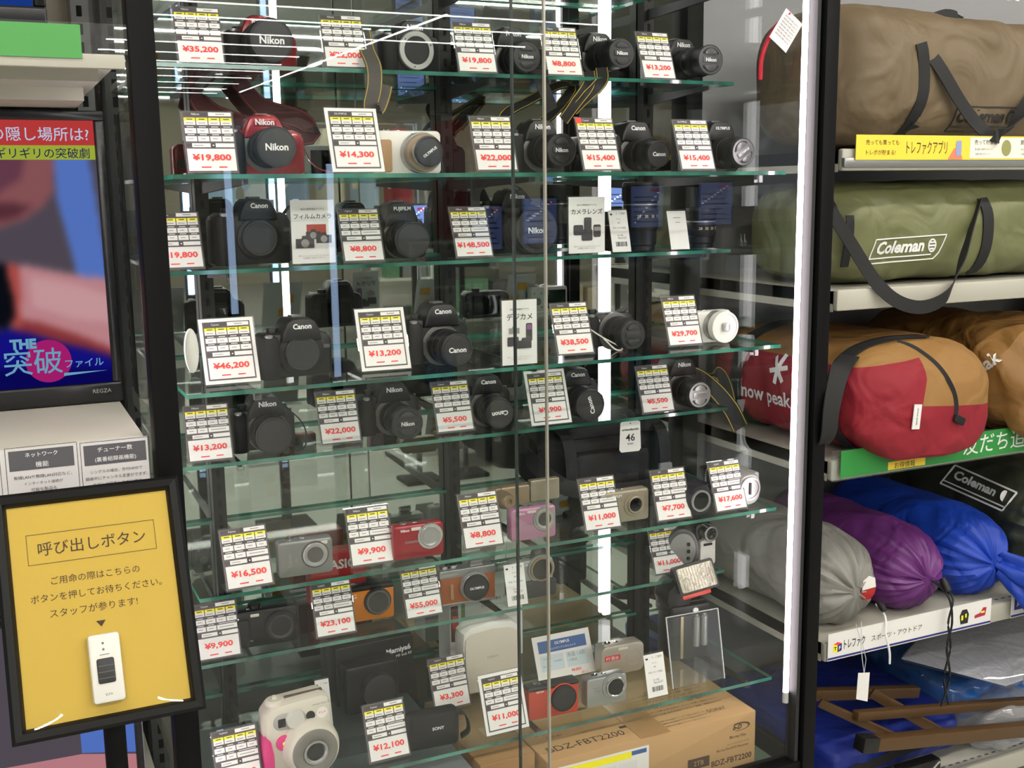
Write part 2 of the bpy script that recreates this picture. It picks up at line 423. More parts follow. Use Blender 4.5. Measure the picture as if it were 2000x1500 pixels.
def price_card(s, bl, br, price, brand, label, var=0, fr=0, red=False, lean=20, tape=2, Y=None):
    px, py = (bl[0]+br[0])/2, (bl[1]+br[1])/2
    p = atY(px, py, YF[s]+.02) if s <= 3 else atZ(px, py, TOP[s])
    p.y = max(p.y, YF[s]+.008); p.x = atY(px, py, p.y).x
    if Y: p.y = Y
    w, h = (.068, .088) if not fr else (.068, .087)
    o = .005 if fr else 0
    t = thing('price_card', label, 'price card', (p.x, p.y, TOP[s]+.0006), R(random.uniform(-2, 2)), CGRP)
    A = RX(-R(lean)); B = A @ TR(0, 0, o+.002)
    st = MB(); st.box(-w/2-o-.0015, w/2+o+.0015, 0, .0018, 0, h+2*o+.004, 0, A); st.box(-w/2-o-.0015, w/2+o+.0015, .0012, .034, 0, .0018, 0)
    st.build('acrylic_stand', ACR, t)
    key = (var, fr, red, lean)
    if key not in _shm:
        g = sheet_geo(w, h, var, o, red); g.v = [A @ TR(0, 0, o+.002) @ q for q in g.v]
        ob = g.build('printed_sheet', SMATS, t, recalc=False); _shm[key] = ob.data
    else:
        ob = bpy.data.objects.new('printed_sheet', _shm[key]); COL.objects.link(ob); ob.parent = t
    m = MB(); m.text(price, .0, h*.235, -.0019, h=h*.125, w=w*.118*len(price)*(.92 if ',' in price else 1), mi=0, T=B, bold=.03)
    m.build('price_lettering', INKR, ob, recalc=False)
    MB().text(brand, -w*.235, h*.95, -.0019, h=h*.034, T=B).build('brand_lettering', INKW, ob, recalc=False)
    for k in range(tape):
        z = .024+k*.030
        MB().box(-.012, .010, .0020, .0024, z, z+.017, 0, A @ TR(random.uniform(-.012, .012), 0, 0) @ RY(R(random.uniform(-4, 4)))).build('tape', TAPE, t)
    return t
N_, C_, O_ = 'Nikon', 'Canon', 'OLYMPUS'
PC = price_card
PC(1, (349, 120), (440, 124), '¥35,200', N_, 'price card reading ¥35,200 at the left end of the top shelf')
PC(1, (636, 132), (721, 133), '¥22,000', N_, 'price card reading ¥22,000 on the top shelf beside the open lens mount')
PC(1, (896, 142), (974, 144), '¥19,800', N_, 'price card reading ¥19,800 in the middle of the top shelf')
PC(1, (1067, 144), (1143, 149), '¥8,800', N_, 'price card reading ¥8,800 on the top shelf right of the door edges')
PC(1, (1257, 152), (1323, 153), '¥13,200', N_, 'price card reading ¥13,200 at the right end of the top shelf')
PC(2, (366, 340), (469, 337), '¥19,800', N_, 'price card reading ¥19,800 in front of the red camera on the second shelf')
PC(2, (654, 340), (750, 338), '¥14,300', O_, 'white-bordered price card reading ¥14,300 beside the white camera', fr=1)
PC(2, (934, 338), (1012, 337), '¥22,000', N_, 'price card reading ¥22,000 in the middle of the second shelf', 0)
PC(2, (1140, 337), (1215, 336), '¥15,400', C_, 'price card reading ¥15,400 with a red corner on the second shelf', red=True)
PC(2, (1333, 335), (1397, 333), '¥15,400', O_, 'price card reading ¥15,400 ending the second shelf, without a red corner')
PC(3, (318, 527), (393, 525), '¥19,800', C_, 'price card reading 19,800 partly hidden by the left post on the third shelf')
PC(3, (672, 516), (754, 512), '¥8,800', 'FUJIFILM', 'price card reading ¥8,800 on the third shelf under the bright reflections', 1)
PC(3, (889, 507), (968, 507), '¥148,500', N_, 'price card reading ¥148,500 beside the big lens with a shiny rim', 1)
PC(4, (404, 757), (509, 746), '¥46,200', C_, 'white-bordered price card reading ¥46,200 at the left end of the fourth shelf', fr=1, lean=22)
PC(4, (712, 728), (800, 723), '¥13,200', C_, 'white-bordered price card reading ¥13,200 on the fourth shelf', fr=1)
PC(4, (1092, 699), (1160, 692), '¥38,500', C_, 'price card reading ¥38,500 on the fourth shelf right of the door edges')
PC(4, (1307, 680), (1374, 675), '¥29,700', N_, 'price card reading ¥29,700 beside the white camera with a silver lens')
PC(5, (369, 907), (458, 900), '¥13,200', N_, 'price card reading ¥13,200 at the left end of the fifth shelf', 1)
PC(5, (629, 872), (707, 866), '¥22,000', N_, 'price card reading ¥22,000 on the fifth shelf')
PC(5, (857, 850), (926, 842), '¥5,500', C_, 'price card reading ¥5,500 in the middle of the fifth shelf')
PC(5, (1042, 838), (1115, 828), '¥9,900', C_, 'white-bordered price card reading ¥9,900 behind the door edge on the fifth shelf', fr=1)
PC(5, (1255, 816), (1320, 806), '¥5,500', N_, 'price card reading ¥5,500 ending the fifth shelf, above the hanging tag')
PC(6, (447, 1160), (534, 1141), '¥16,500', C_, 'price card reading ¥16,500 left of the silver compact camera', 1, lean=24)
PC(6, (690, 1111), (769, 1100), '¥9,900', N_, 'price card reading ¥9,900 left of the red compact camera', 1)
PC(6, (908, 1079), (986, 1065), '¥8,800', N_, 'price card reading ¥8,800 left of the pink compact camera', 1)
PC(6, (1145, 1043), (1214, 1031), '¥11,000', 'CASIO', 'price card reading ¥11,000 left of the beige compact camera', 1)
PC(6, (1286, 1024), (1352, 1012), '¥7,700', 'JVC', 'price card reading ¥7,700 left of the dark camcorder', 1)
PC(6, (1400, 1005), (1461, 994), '¥17,600', 'SONY', 'price card reading ¥17,600 at the right end of the sixth shelf', 1)
PC(7, (391, 1294), (470, 1284), '¥9,900', C_, 'price card reading ¥9,900 behind the yellow sign on the seventh shelf', 1)
PC(7, (620, 1253), (697, 1234), '¥23,100', 'CASIO', 'price card reading ¥23,100 left of the orange camera', 1)
PC(7, (794, 1213), (868, 1201), '¥55,000', O_, 'price card reading ¥55,000 left of the tan leather camera', 1)
PC(7, (1280, 1128), (1340, 1116), '¥11,000', C_, 'price card reading ¥11,000 behind the black flash gun', 1)
PC(8, (430, 1550), (512, 1534), '¥13,200', 'FUJIFILM', 'price card cut off by the bottom of the picture beside the white and pink camera', 1)
PC(8, (723, 1495), (803, 1476), '¥12,100', C_, 'price card reading ¥12,100 in front of the black box camera', 1)
PC(8, (849, 1392), (922, 1379), '¥3,300', 'FUJIFILM', 'price card reading ¥3,300 behind the black pouch on the bottom shelf', 1)
PC(8, (954, 1440), (1032, 1423), '¥11,000', 'FUJIFILM', 'white-bordered price card reading ¥11,000 in front of the white printer', 1, fr=1)
# ------------------------------------------------------------------ cameras with an interchangeable lens
def spot(s, px, py, Y=None, ha=None):
    # where the middle of the lens front stands: on a plane y = Y, or at a height ha over shelf s
    if Y is None:
        p = atZ(px, py, TOP[s]+ha); p.y = min(max(p.y, YF[s]+.012), .34)
        return atY(px, py, p.y).x, p.y, ha
    p = atY(px, py, Y); return p.x, Y, ha or max(.02, p.z-TOP[s])
def cap_mesh(m, y, r, style, T0):
    # a lens cap whose back is at y; 0 cap 1 recess 2 lettering 3 rim
    T = T0 @ TR(0, y, 0)
    m.lathe([(0, r*1.0), (-.004, r*1.015), (-.0062, r), (-.0068, r*.965), (-.006, r*.94), (-.0066, r*.5), (-.0069, 0)], [3, 3, 3, 0, 0, 0, 0], T, 44)
    if style[0] == 'p':     # two pinch grips with a bar between them
        rot = R(style[2]) if len(style) > 2 else 0
        T2 = T @ RY(rot)
        for sg in (1, -1):
            out = [(r*.80*math.cos(R(a)), sg*(r*.80*math.sin(R(a)))) for a in range(32, 149, 6)]
            out = [(r*.50, sg*r*.30)]+out+[(-r*.50, sg*r*.30)]
            if sg < 0: out = out[::-1]
            m.extr(out, -.0064, -.0058, 0, 1, T2)
            out = [(x*.74, z*.86+sg*r*.075) for x, z in out]
            m.extr(out, -.0078, -.0058, .0006, 0, T2)
        m.extr(rrect(-r*.62, r*.62, -r*.2, r*.2, r*.1), -.0076, -.0058, .0006, 0, T2)
        if style[1]: m.text(style[1], 0, 0, -.0079, h=r*.26 if style[1] == 'Nikon' else None, w=None if style[1] == 'Nikon' else r*1.05, mi=2, T=T2, bold=.03)
    else:                   # plain disc with lettering
        rot = R(style[2]) if len(style) > 2 else 0
        m.lathe([(-.006, r*.9), (-.0064, r*.89), (-.006, r*.88)], 1, T, 44)
        if style[1]: m.text(style[1], 0, 0, -.0072, w=r*1.15, mi=2, T=T @ RY(rot), bold=.03)
def dslr(label, s, px, py, rpx, Y=None, ha=None, yaw=0, W=.112, H=.066, Ht=None, D=.040, L=.05, body=None, badge='Nikon', cap=('p', 'Nikon'), lens=1, lx=.008, flare=1.08,
         capm=None, lensm=None, hump=1., grip=None, badge_red=False, strap=None, cat='camera', badge_m=None, lights=(), group=None):
    body = body or BLK
    x, yt, ha = spot(s, px, py, Y, ha)
    r = rpx*1.06*depth((x, yt, TOP[s]+ha))/FPX
    Ht = Ht or H+.022
    tip = V((lx, -(D/2+L), 0)); tip.rotate(RZ(R(yaw)))
    t = thing('slr_camera', label, cat, (x-tip.x, min(yt-tip.y, .425-D/2), TOP[s]+.0008), R(yaw), group)
    # body
    o = [(-W/2, .004), (-W/2+.006, 0), (W/2-.006, 0), (W/2, .005), (W/2, H*.80), (W/2-.006, H*.94), (W/2-.016, H), (-W/2+.012, H), (-W/2+.003, H*.93), (-W/2, H*.85)]
    MB().extr(o, -D/2, D/2, .005).build('body', body, t)
    # grip
    g = MB(); rings = []
    for z, k in ((.001, .9), (.004, 1), (H*.5, .96), (H*.82, .94), (H*.93, .8), (H*.97, .5)):
        rings.append([V((-W/2+.017+.0165*k*math.copysign(abs(math.cos(a))**.8, math.cos(a)), -D/2+.002-(.018*k*max(0, -math.sin(a))-.006*max(0, math.sin(a))), z)) for a in [2*PI*q/20 for q in range(20)]])
    g.loft(rings).build('grip', grip or RUB, t)
    if hump:
        h = MB(); b0 = .031*hump; b1 = .019*hump
        o = [(lx-b0, H-.012), (lx+b0, H-.012), (lx+b0*.93, H+.002), (lx+b1*1.15, Ht-.006), (lx+b1*.8, Ht-.001), (lx, Ht), (lx-b1*.8, Ht-.001), (lx-b1*1.15, Ht-.006), (lx-b0*.93, H+.002)]
        h.extr(o, -D/2-(.010 if lens != 2 else .003), D/2+.004, .005).build('viewfinder_hump', body, t)
        if badge:
            m = MB()
            if badge_red: m.extr(rrect(lx-.017, lx+.017, Ht-.018, Ht-.006, .003), -D/2-.0112, -D/2-.008, .0008, 1)
            m.text(badge, lx, Ht-.0115, -D/2-(.0116 if lens != 2 else .0046), w=min(.030, .0056*len(badge))*hump, mi=0, bold=.03)
            m.build('badge', [badge_m or INKW, REDM], t, recalc=False)
        MB().rbox(lx-.009, lx+.009, -.010, .010, Ht-.0015, Ht+.0025, .001, .0008).build('hot_shoe', DGR, t)
        MB().rbox(lx-.016, lx+.016, D/2-.002, D/2+.012, H-.004, Ht-.006, .004, .003).build('eyecup', RUB, t)
    # top controls
    m = MB(); T = TR(-W/2+.030, .004, H) @ RX(-PI/2)
    m.lathe([(.002, .0085), (-.006, .0088), (-.0068, .0080), (-.0068, 0)], 0, T, 26, .0005, (0, 1)); m.build('mode_dial', CAPD, t)
    m = MB(); T = TR(-W/2+.016, -D/2-.006, H-.004) @ RX(-PI/2) 
    m.lathe([(.002, .006), (-.003, .006), (-.004, .0045), (-.004, 0)], 0, T, 20); lp(m.build('shutter_button', SIL, t), 'silver shutter button')
    m = MB()
    for sx in (-1, 1): m.tube([(sx*(W/2-.001), .004*math.cos(a), H-.010+.005*math.sin(a)) for a in [2*PI*k/10 for k in range(11)]], .0009, 0, 6)
    m.build('strap_lug', SIL, t)
    # back screen and buttons
    MB().rbox(-.034, .030, D/2-.002, D/2+.003, .008, .050, .003, .0012).build('rear_screen', GLB, t)
    m = MB(); 
    m.lathe([(D/2-.001, .009), (D/2+.002, .009), (D/2+.0026, .006), (D/2+.0026, 0)], 0, TR(-.045, 0, .030), 22)
    for dz in (.012, .048): m.lathe([(D/2-.001, .003), (D/2+.0015, .003), (D/2+.0015, 0)], 0, TR(-.045, 0, dz), 12)
    m.build('rear_buttons', CAPM, t)
    T0 = TR(lx, 0, ha)
    if lens == 1:
        rb = max(.026, r/flare); y0 = -D/2; y1 = -D/2-L
        lm = MB()
        lm.lathe([(y0+.004, .033), (y0-.003, .033), (y0-.0035, .0315)], 2, T0)
        a, e = y0-.003, y1
        P = lambda f: a+(e-a)*f
        ra = min(rb, ha-.001) if ha < rb else rb; rf = r*.985
        prof = [(P(0), ra), (P(.10), ra*1.02), (P(.13), ra*1.05), (P(.14), ra*1.06), (P(.42), ra*1.07), (P(.43), ra*1.02), (P(.56), ra*1.0), (P(.58), ra*1.04), (P(.74), ra*1.05), (P(.76), max(ra, rf*.96)), (P(.92), rf), (P(1.), rf*.995), (P(1.), rf*.86), (P(.97), 0)]
        lm.lathe(prof, [0, 0, 1, 1, 1, 0, 0, 1, 1, 0, 0, 0, 0, 0], T0, 72, .0007, (4, 3, 7, 8))
        lo = lm.build('lens_barrel', [lensm or BLK, RUB, DGR], t)
        cm = MB(); cap_mesh(cm, y1+.003, r, cap, T0)
        lp(cm.build('lens_cap', [capm or CAPM, CAPD, INKW, lensm or CAPM], t), 'round lens cap')
    elif lens == 2:          # open mount: bright ring round a dark chamber
        y0 = -D/2
        m = MB(); m.lathe([(y0+.003, .031), (y0-.009, .031), (y0-.010, .030), (y0-.010, .0225), (y0+.004, .0225)], 0, T0, 48)
        for a in (20, 140, 260): m.lathe([(y0-.0096, .0012), (y0-.0104, .0012), (y0-.0104, 0)], 1, T0 @ TR(.0265*math.cos(R(a)), 0, .0265*math.sin(R(a))), 8)
        lp(m.build('lens_mount', [SILP, CAPD], t), 'silver ring of the open lens mount')
        m = MB(); m.lathe([(y0-.009, .0226), (y0+.026, .020), (y0+.026, 0)], 0, T0, 40)
        m.rbox(-.012, .012, y0-.001, y0+.0, -.012, .012, .002, 0, 1, T0); m.build('mirror_chamber', [CAPD, LENSG], t)
    else:                    # body cap
        y0 = -D/2
        m = MB(); m.lathe([(y0+.003, .0345), (y0-.003, .0345), (y0-.004, .033)], 1, T0, 48)
        m.lathe([(y0-.002, r*1.02), (y0-.008, r*1.02), (y0-.0095, r*.97), (y0-.0095, r*.86), (y0-.0088, r*.84), (y0-.0088, 0)], 0, T0, 48)
        lp(m.build('body_cap', [capm or CAPM, BLK], t), 'round black body cap')
        m = MB(); m.rbox(W/2-.014, W/2-.004, -D/2-.0006, -D/2, H*.62, H*.70, .001, 0); m.build('model_badge', DGR, t)
    return t, ha
def world_strap(t, path, width, side, th=.0016, edge=None, m=None, name='neck_strap', label=None):
    # a strap laid along world points, as a part of thing t
    bpy.context.view_layer.update(); inv = (Matrix.Translation(t.location) @ RZ(t.rotation_euler.z)).inverted()
    p = [inv @ q for q in curve_pts(path, 30)]
    mb = MB(); mb.ribbon(p, side, width, th)
    if edge:
        for sg in (-1, 1): mb.ribbon(p, side, width*.03, th*1.5, 1, None, sg*width*.42)
    o = mb.build(name, [m or STRP, edge or STRP], t)
    if label: o['label'] = label
    return o
# top shelf
k, _ = dslr('dark red camera with a huge black lens cap at the left of the top shelf', 1, 530, 80, 40, .25, L=.075, lx=.0, W=.118, body=REDM, badge_red=True, cap=('d', 'Nikon'), capm=CAPM, flare=1.0)
a = [V((.345, .40, 1.70)), V((.33, .405, 1.665)), V((.36, .40, 1.63)), V((.45, .405, 1.605)), V((.515, .41, 1.60)), V((.505, .415, 1.625)), V((.44, .42, 1.645)), V((.40, .42, 1.69))]
world_strap(k, a, .036, (0, .35, 1), edge=mat('red_thread', (150, 60, 60), .7), m=mat('maroon_strap', (74, 26, 30), .75), label='dark red neck strap hanging below the shelf')
k, _ = dslr('black camera body without a lens, silver mount ring showing, on the top shelf', 1, 812, 100, 32, .285, L=.005, lens=2, yaw=4, W=.112)
p = [atY(708, 58, .27), atY(716, 95, .24), atY(730, 130, .197), atY(731, 170, .192), atY(724, 206, .193), atY(736, 212, .198), atY(746, 190, .2), atY(752, 165, .2)]
world_strap(k, p, .026, (1, 0, .1), m=GRYF, edge=YTH, label='grey neck strap with yellow edges hanging over the shelf')
dslr('black camera between the ¥19,800 and ¥8,800 cards of the top shelf', 1, 1028, 112, 28, .25, L=.06)
k, _ = dslr('long-lensed black camera between the ¥8,800 and ¥13,200 cards of the top shelf', 1, 1213, 105, 27, .235, L=.085, badge='Nikon')
for x0, y0, x1, y1, xx in ((1058, 160, 1078, 215, 0), (1150, 165, 1100, 235, 1), (1175, 158, 1120, 215, 1)):
    p = [atY(x0, y0-25, .24), atY(x0, y0, .20), atY((x0+x1)/2, (y0+y1)/2, .195), atY(x1, y1, .2)]
    world_strap(k, p, .022, (1, 0, .3), edge=YTH if xx else None, label='black neck strap hanging below the top shelf')
dslr('black camera with a shiny grey pinch cap at the right end of the top shelf', 1, 1386, 118, 27, .23, L=.095, capm=mat('cap_sheen', (96, 96, 98), .28, .4), H=.064)
# second shelf
k, _ = dslr('bright red camera with a black zoom lens on the second shelf', 2, 540, 295, 37, .12, L=.075, ha=.038, W=.122, body=REDM, badge_red=True, cap=('d', 'Nikon'), lx=0)
q = k.location
world_strap(k, [q+V((.06, 0, .05)), q+V((.075, 0, .02)), q+V((.095, -.005, .006)), q+V((.13, -.005, .003))], .010, (0, 1, .2), m=REDM, label='red neck strap lying to the right')
k, _ = dslr('black camera with loops of neck strap behind it in the middle of the second shelf', 2, 1095, 295, 30, .14, L=.075, ha=.036)
q = k.location
world_strap(k, [q+V((-.05, .01, .06)), q+V((-.03, .03, .10)), q+V((.02, .04, .125)), q+V((.07, .03, .150)), q+V((.09, .02, .145)), q+V((.06, .015, .11)), q+V((.03, .02, .085))], .026, (0, 1, .6), edge=YTH)
dslr('black camera beside the ¥15,400 card that has a red corner', 2, 1285, 303, 24, .14, ha=.03, L=.075, badge='Canon', cap=('d', 'Canon'), W=.108)
dslr('black camera with a tilted grey pinch cap at the right end of the second shelf', 2, 1450, 297, 25, .12, ha=.033, L=.07, badge='OLYMPUS', cap=('p', 'OLYMPUS', -35), capm=mat('cap_grey', (120, 120, 122), .3, .4), W=.106)
# third shelf
k, _ = dslr('lensless black camera with a round body cap at the left of the third shelf', 3, 505, 470, 33, .285, L=.0, lens=3, W=.128, H=.082, Ht=.104, badge='Canon', yaw=6, ha=.042)
q = k.location
world_strap(k, [q+V((.05, .0, .07)), q+V((.064, 0, .088)), q+V((.070, 0, .092))], .014, (0, 1, 0))
dslr('black bridge camera with a tall hump under the mirror on the third shelf', 3, 805, 475, 33, .245, ha=.033, L=.055, badge='FUJIFILM', cap=('d', ''), W=.108, flare=1.0, Ht=.094)
k, _ = dslr('large black camera whose wide lens has a bright metal rim, beside the ¥148,500 card', 3, 1047, 450, 43, .235, L=.085, W=.13, H=.086, Ht=.112, badge='Nikon', ha=.043, lensm=BLK, flare=1.0, badge_m=INKW)
MB().lathe([(-.020-.082, .0388), (-.020-.0865, .0392), (-.020-.088, .0380), (-.020-.0865, .037)], 0, TR(.008, 0, .043), 56).build('lens_rim', mat('gilt_ring', (190, 170, 140), .2, .9), k)
q = k.location
world_strap(k, [q+V((-.06, 0, .08)), q+V((-.05, .01, .115)), q+V((-.01, .02, .128)), q+V((.03, .02, .120)), q+V((.055, .01, .09))], .034, (0, 1, .3), m=GRYF)
# fourth shelf
dslr('black camera with a round body cap beside the ¥46,200 card', 4, 588, 690, 32, None, .036, lens=3, L=.0, badge='Canon', yaw=3, W=.114)
dslr('black camera with a zoom lens beside the white-bordered ¥13,200 card', 4, 892, 684, 30, None, .028, L=.065, badge='Canon', cap=('d', 'Canon'), H=.070, Ht=.094)
k, _ = dslr('black mirrorless camera with a long lens beside the ¥38,500 card', 4, 1235, 655, 26, None, .026, L=.06, H=.058, hump=0, W=.106, D=.03, cap=('p', ''), badge=None, lx=.012)
MB().text('Canon', -.026, .047, -.0156, w=.018, bold=.03).build('badge', INKW, k, recalc=False)
q = k.location
world_strap(k, [q+V((-.05, -.02, .04)), q+V((-.03, -.045, .022)), q+V((.0, -.06, .003)), q+V((-.015, -.065, .002)), q+V((-.03, -.05, .02))], .003, (0, 1, 0), .002, m=WHT, name='wrist_strap', label='thin white wrist strap')
# fifth shelf
k, _ = dslr('black bridge camera with a thin looped cord at the left of the fifth shelf', 5, 535, 855, 34, None, .031, L=.045, W=.108, badge='Nikon', cap=('d', ''), flare=1.0, Ht=.088)

q = k.location
world_strap(k, [q+V((.035, -.02, .07)), q+V((.055, -.04, .05)), q+V((.062, -.055, .03)), q+V((.058, -.06, .008)), q+V((.045, -.06, .002))], .002, (0, 1, 0), .002, name='cap_cord')
dslr('black camera with a pinch cap beside the ¥22,000 card of the fifth shelf', 5, 795, 830, 30, None, .029, L=.07, badge='Nikon')
dslr('black camera with an upside-down cap beside the middle ¥5,500 card, fifth shelf', 5, 975, 808, 28, None, .028, L=.055, badge='Canon', cap=('d', 'Canon', 176))
dslr('black camera with a cap turned on end, fifth shelf, beside ¥9,900', 5, 1152, 795, 29, None, .028, L=.055, badge='Canon', cap=('d', 'Canon', -108))
k, _ = dslr('black camera with shiny cap and yellow-edged strap, right end of the fifth shelf', 5, 1365, 773, 24, None, .026, L=.06, badge='Nikon', cap=('p', ''), capm=SIL)
p = [atY(1335, 722, .34), atY(1365, 735, .30), atY(1400, 765, .26), atY(1428, 800, .235), atY(1446, 836, .23)]
world_strap(k, p, .034, (1, -.2, .45), edge=YTH, label='black neck strap with yellow edges trailing off the shelf')
p = [atY(1380, 735, .31), atY(1402, 728, .31), atY(1416, 750, .30), atY(1426, 790, .28)]
world_strap(k, p, .026, (1, -.2, .45), edge=YTH)
# ------------------------------------------------------------------ compact cameras
def compact(label, s, px, py, rpx, Y=None, ha=None, W=.09, H=.056, D=.022, body=SILP, lx=.018, tube=((.004, 1.15), (.003, 1.0)), tmats=(SIL, SIL), glassr=.6, yaw=0, rx=0, lift=.0008,
            texts=(), flash=None, face=GLB, rr=.006, bb=.004, name='compact_camera', top=True, screen=True, cap=None, group=None, cat='camera'):
    x, yt, ha = spot(s, px, py, Y, ha)
    r = rpx*depth((x, yt, TOP[s]+ha))/FPX
    L = sum(a for a, _ in tube)
    tip = V((lx, -(D/2+L), 0)); tip.rotate(RZ(R(yaw)))
    t = thing(name, label, cat, (x-tip.x, yt-tip.y, TOP[s]+lift), R(yaw), group)
    MB().rbox(-W/2, W/2, -D/2, D/2, 0, H, rr, bb).build('body', body, t)
    m = MB(); T0 = TR(lx, 0, ha); y = -D/2+.001; prof = []; ms = []
    for i, (l, k) in enumerate(tube):
        prof += [(y, r*k), (y-l+.0006, r*k), (y-l, r*k-.0006)]; ms += [i, i, i]; y -= l
    k = tube[-1][1]
    prof += [(y, r*k*.86), (y+.0015, r*glassr)]; ms += [len(tube)-1]*2
    m.lathe(prof, ms, T0, 48, .0004, (1,))
    m.build('lens_barrel', list(tmats), t)
    m = MB(); m.lathe([(y+.001, r*glassr), (y+.0008, 0)], 0, T0, 40)
    lp(m.build('lens_front', face, t), 'round lens front')
    if cap: 
        m = MB(); cap_mesh(m, y+.001, r*k*.92, cap, T0); m.build('lens_cap', [CAPM, CAPD, INKW, CAPM], t)
    if flash:
        MB().rbox(flash[0]-flash[2]/2, flash[0]+flash[2]/2, -D/2-.0008, -D/2+.001, flash[1]-flash[3]/2, flash[1]+flash[3]/2, .0015, .0004).build('flash_window', mat('flash_window', (206, 204, 190), .15) if 'flash_window' not in bpy.data.materials else bpy.data.materials['flash_window'], t)
    if texts:
        m = MB(); mm = []
        for tx, x0, z0, w, mt, *ro in texts:
            if mt not in mm: mm.append(mt)
            m.text(tx, x0, z0, -D/2-.0006, w=w, mi=mm.index(mt), bold=.02, rot=R(ro[0]) if ro else 0)
        m.build('lettering', mm, t, recalc=False)
    if top:
        m = MB(); T = TR(-W/2+.020, 0, H) @ RX(-PI/2); m.lathe([(.001, .006), (-.002, .006), (-.0026, .005), (-.0026, 0)], 0, T, 20)
        m.rbox(-W/2+.034, -W/2+.042, -.003, .003, H-.0005, H+.0012, .001, .0004); m.build('shutter_button', CHR, t)
    if screen:
        MB().rbox(-W*.12, W*.44, D/2-.001, D/2+.0012, H*.12, H*.86, .002, .0006).build('rear_screen', GLB, t)
        m = MB(); m.lathe([(D/2-.001, .008), (D/2+.0014, .008), (D/2+.0014, .0035), (D/2+.001, 0)], 0, TR(-W*.32, 0, H*.42), 24)
        for a in range(4): m.lathe([(D/2-.001, .0022), (D/2+.001, .0022), (D/2+.001, 0)], 0, TR(-W*.32+.009*(1 if a % 2 else -1), 0, H*(.18 if a < 2 else .74)), 10)
        m.build('rear_buttons', SIL, t)
    return t
# second shelf: white mirrorless camera
k = compact('white mirrorless camera with a silver lens and tan grip on the second shelf', 2, 838, 305, 26, .13, .032, W=.106, H=.066, D=.028, body=WHT, lx=.016, tube=((.016, 1.55), (.012, 1.42), (.014, 1.2)), tmats=(SIL, BRZ, CHR), cap=('d', 'OLYMPUS', -35), texts=(('OLYMPUS', .016, .060, .026, INKK),), rr=.008)
MB().rbox(-.050, -.030, -.021, -.013, .003, .052, .004, .003).build('grip', TAN, k)
# fourth shelf: white camera with a silver lens
k = compact('small white camera with a big silver lens at the right end of the fourth shelf', 4, 1418, 640, 31, None, .030, W=.092, H=.056, D=.024, body=WHT, lx=.012, tube=((.018, .96), (.014, 1.0)), tmats=(SIL, WHT), glassr=.86, face=WHT)
MB().rbox(.004, .020, -.0455, -.0436, .023, .038, .004, .0004).build('lens_shutter', SIL, k)
MB().rbox(-.046, -.026, -.0150, -.012, .003, .044, .003, .001).build('grip', BLK, k)
# sixth shelf
compact('silver compact camera with a ringed lens at the left of the sixth shelf', 6, 617, 1090, 24, None, .031, W=.082, H=.055, lx=.014, body=mat('ixy_silver', (134, 134, 132), .34, .5), yaw=-3, tube=((.002, 1.15), (.002, 1.0)), tmats=(DGR, SIL), glassr=.66, face=DGR, lift=.004, flash=(.028, .048, .010, .005), texts=(('Canon', -.024, .026, .02, INKG, 90), ('IXY', -.014, .026, .008, INKG, 90)))
compact('red compact camera with a chrome lens ring on the sixth shelf', 6, 842, 1055, 25, None, .034, W=.082, H=.055, lx=.018, body=REDB, yaw=-2, tube=((.003, 1.05), (.002, .84)), tmats=(CHR, SIL), glassr=.6, face=SIL, lift=.003, flash=(-.004, .048, .016, .005), texts=(('Nikon', -.022, .047, .014, INKW), ('COOLPIX', -.012, .028, .022, INKG)))
compact('pink compact camera with a silver lens ring on the sixth shelf', 6, 1065, 1018, 23, None, .033, W=.080, H=.054, lx=.018, body=PNKM, yaw=-2, tube=((.003, 1.05), (.002, .84)), tmats=(SIL, SILP), glassr=.6, face=DGR, lift=.003, flash=(-.004, .047, .016, .004), texts=(('Nikon', -.022, .046, .012, INKW), ('COOLPIX', -.012, .027, .02, INKG)))
compact('beige metal compact camera with a black lens on the sixth shelf', 6, 1243, 990, 14, None, .030, W=.088, H=.056, lx=.014, body=BEI, tube=((.003, 1.7), (.004, 1.2)), tmats=(BEI, BEI), glassr=.95, lift=.003, texts=(('EXILIM', -.020, .048, .018, INKW),))
# seventh shelf
k = compact('black compact camera with a square lens cover on the seventh shelf', 7, 550, 1228, 30, None, .032, W=.098, H=.062, D=.026, body=BLK, lx=.020, yaw=-3, tube=((.006, 1.0), (.005, .82)), tmats=(BLK, CAPM), glassr=.62, face=CAPD, flash=(-.020, .054, .014, .005), lift=.003, texts=(('G9X', -.028, .012, .008, INKG),))
MB().rbox(-.049, -.030, -.019, -.011, .003, .050, .004, .003).build('grip', RUB, k)
MB().lathe([(.0, .0105), (-.006, .0105), (-.007, .009), (-.007, 0)], 0, TR(-.018, .002, .0625) @ RX(-PI/2), 24, .0005, (0, 1)).build('mode_dial', BLK, k)
compact('orange camera with a dark round lens on the seventh shelf', 7, 740, 1180, 26, None, .034, W=.088, H=.062, D=.026, body=ORG, lx=.014, yaw=-3, tube=((.005, 1.05), (.004, .92)), tmats=(CAPM, DGR), glassr=.78, flash=(-.030, .012, .006, .006), lift=.003, texts=(('HIGH SPEED', -.028, .050, .014, INKW), ('EXILIM', -.028, .045, .012, INKW)))
k = COL.objects[-1].parent
MB().rbox(-.0442, .0442, -.0134, .0134, .054, .0632, .004, .002).build('top_plate', BLK, k)
k = compact('tan leather and silver mirrorless camera on the seventh shelf', 7, 930, 1150, 30, None, .033, W=.106, H=.064, D=.026, body=LEA, lx=.010, yaw=-2, tube=((.008, 1.0), (.006, .93)), tmats=(SIL, SIL), glassr=.7, cap=('d', 'OLYMPUS'), lift=.003)
MB().rbox(-.0534, .0534, -.0134, .0134, .050, .0655, .004, .002).build('top_plate', SIL, k)
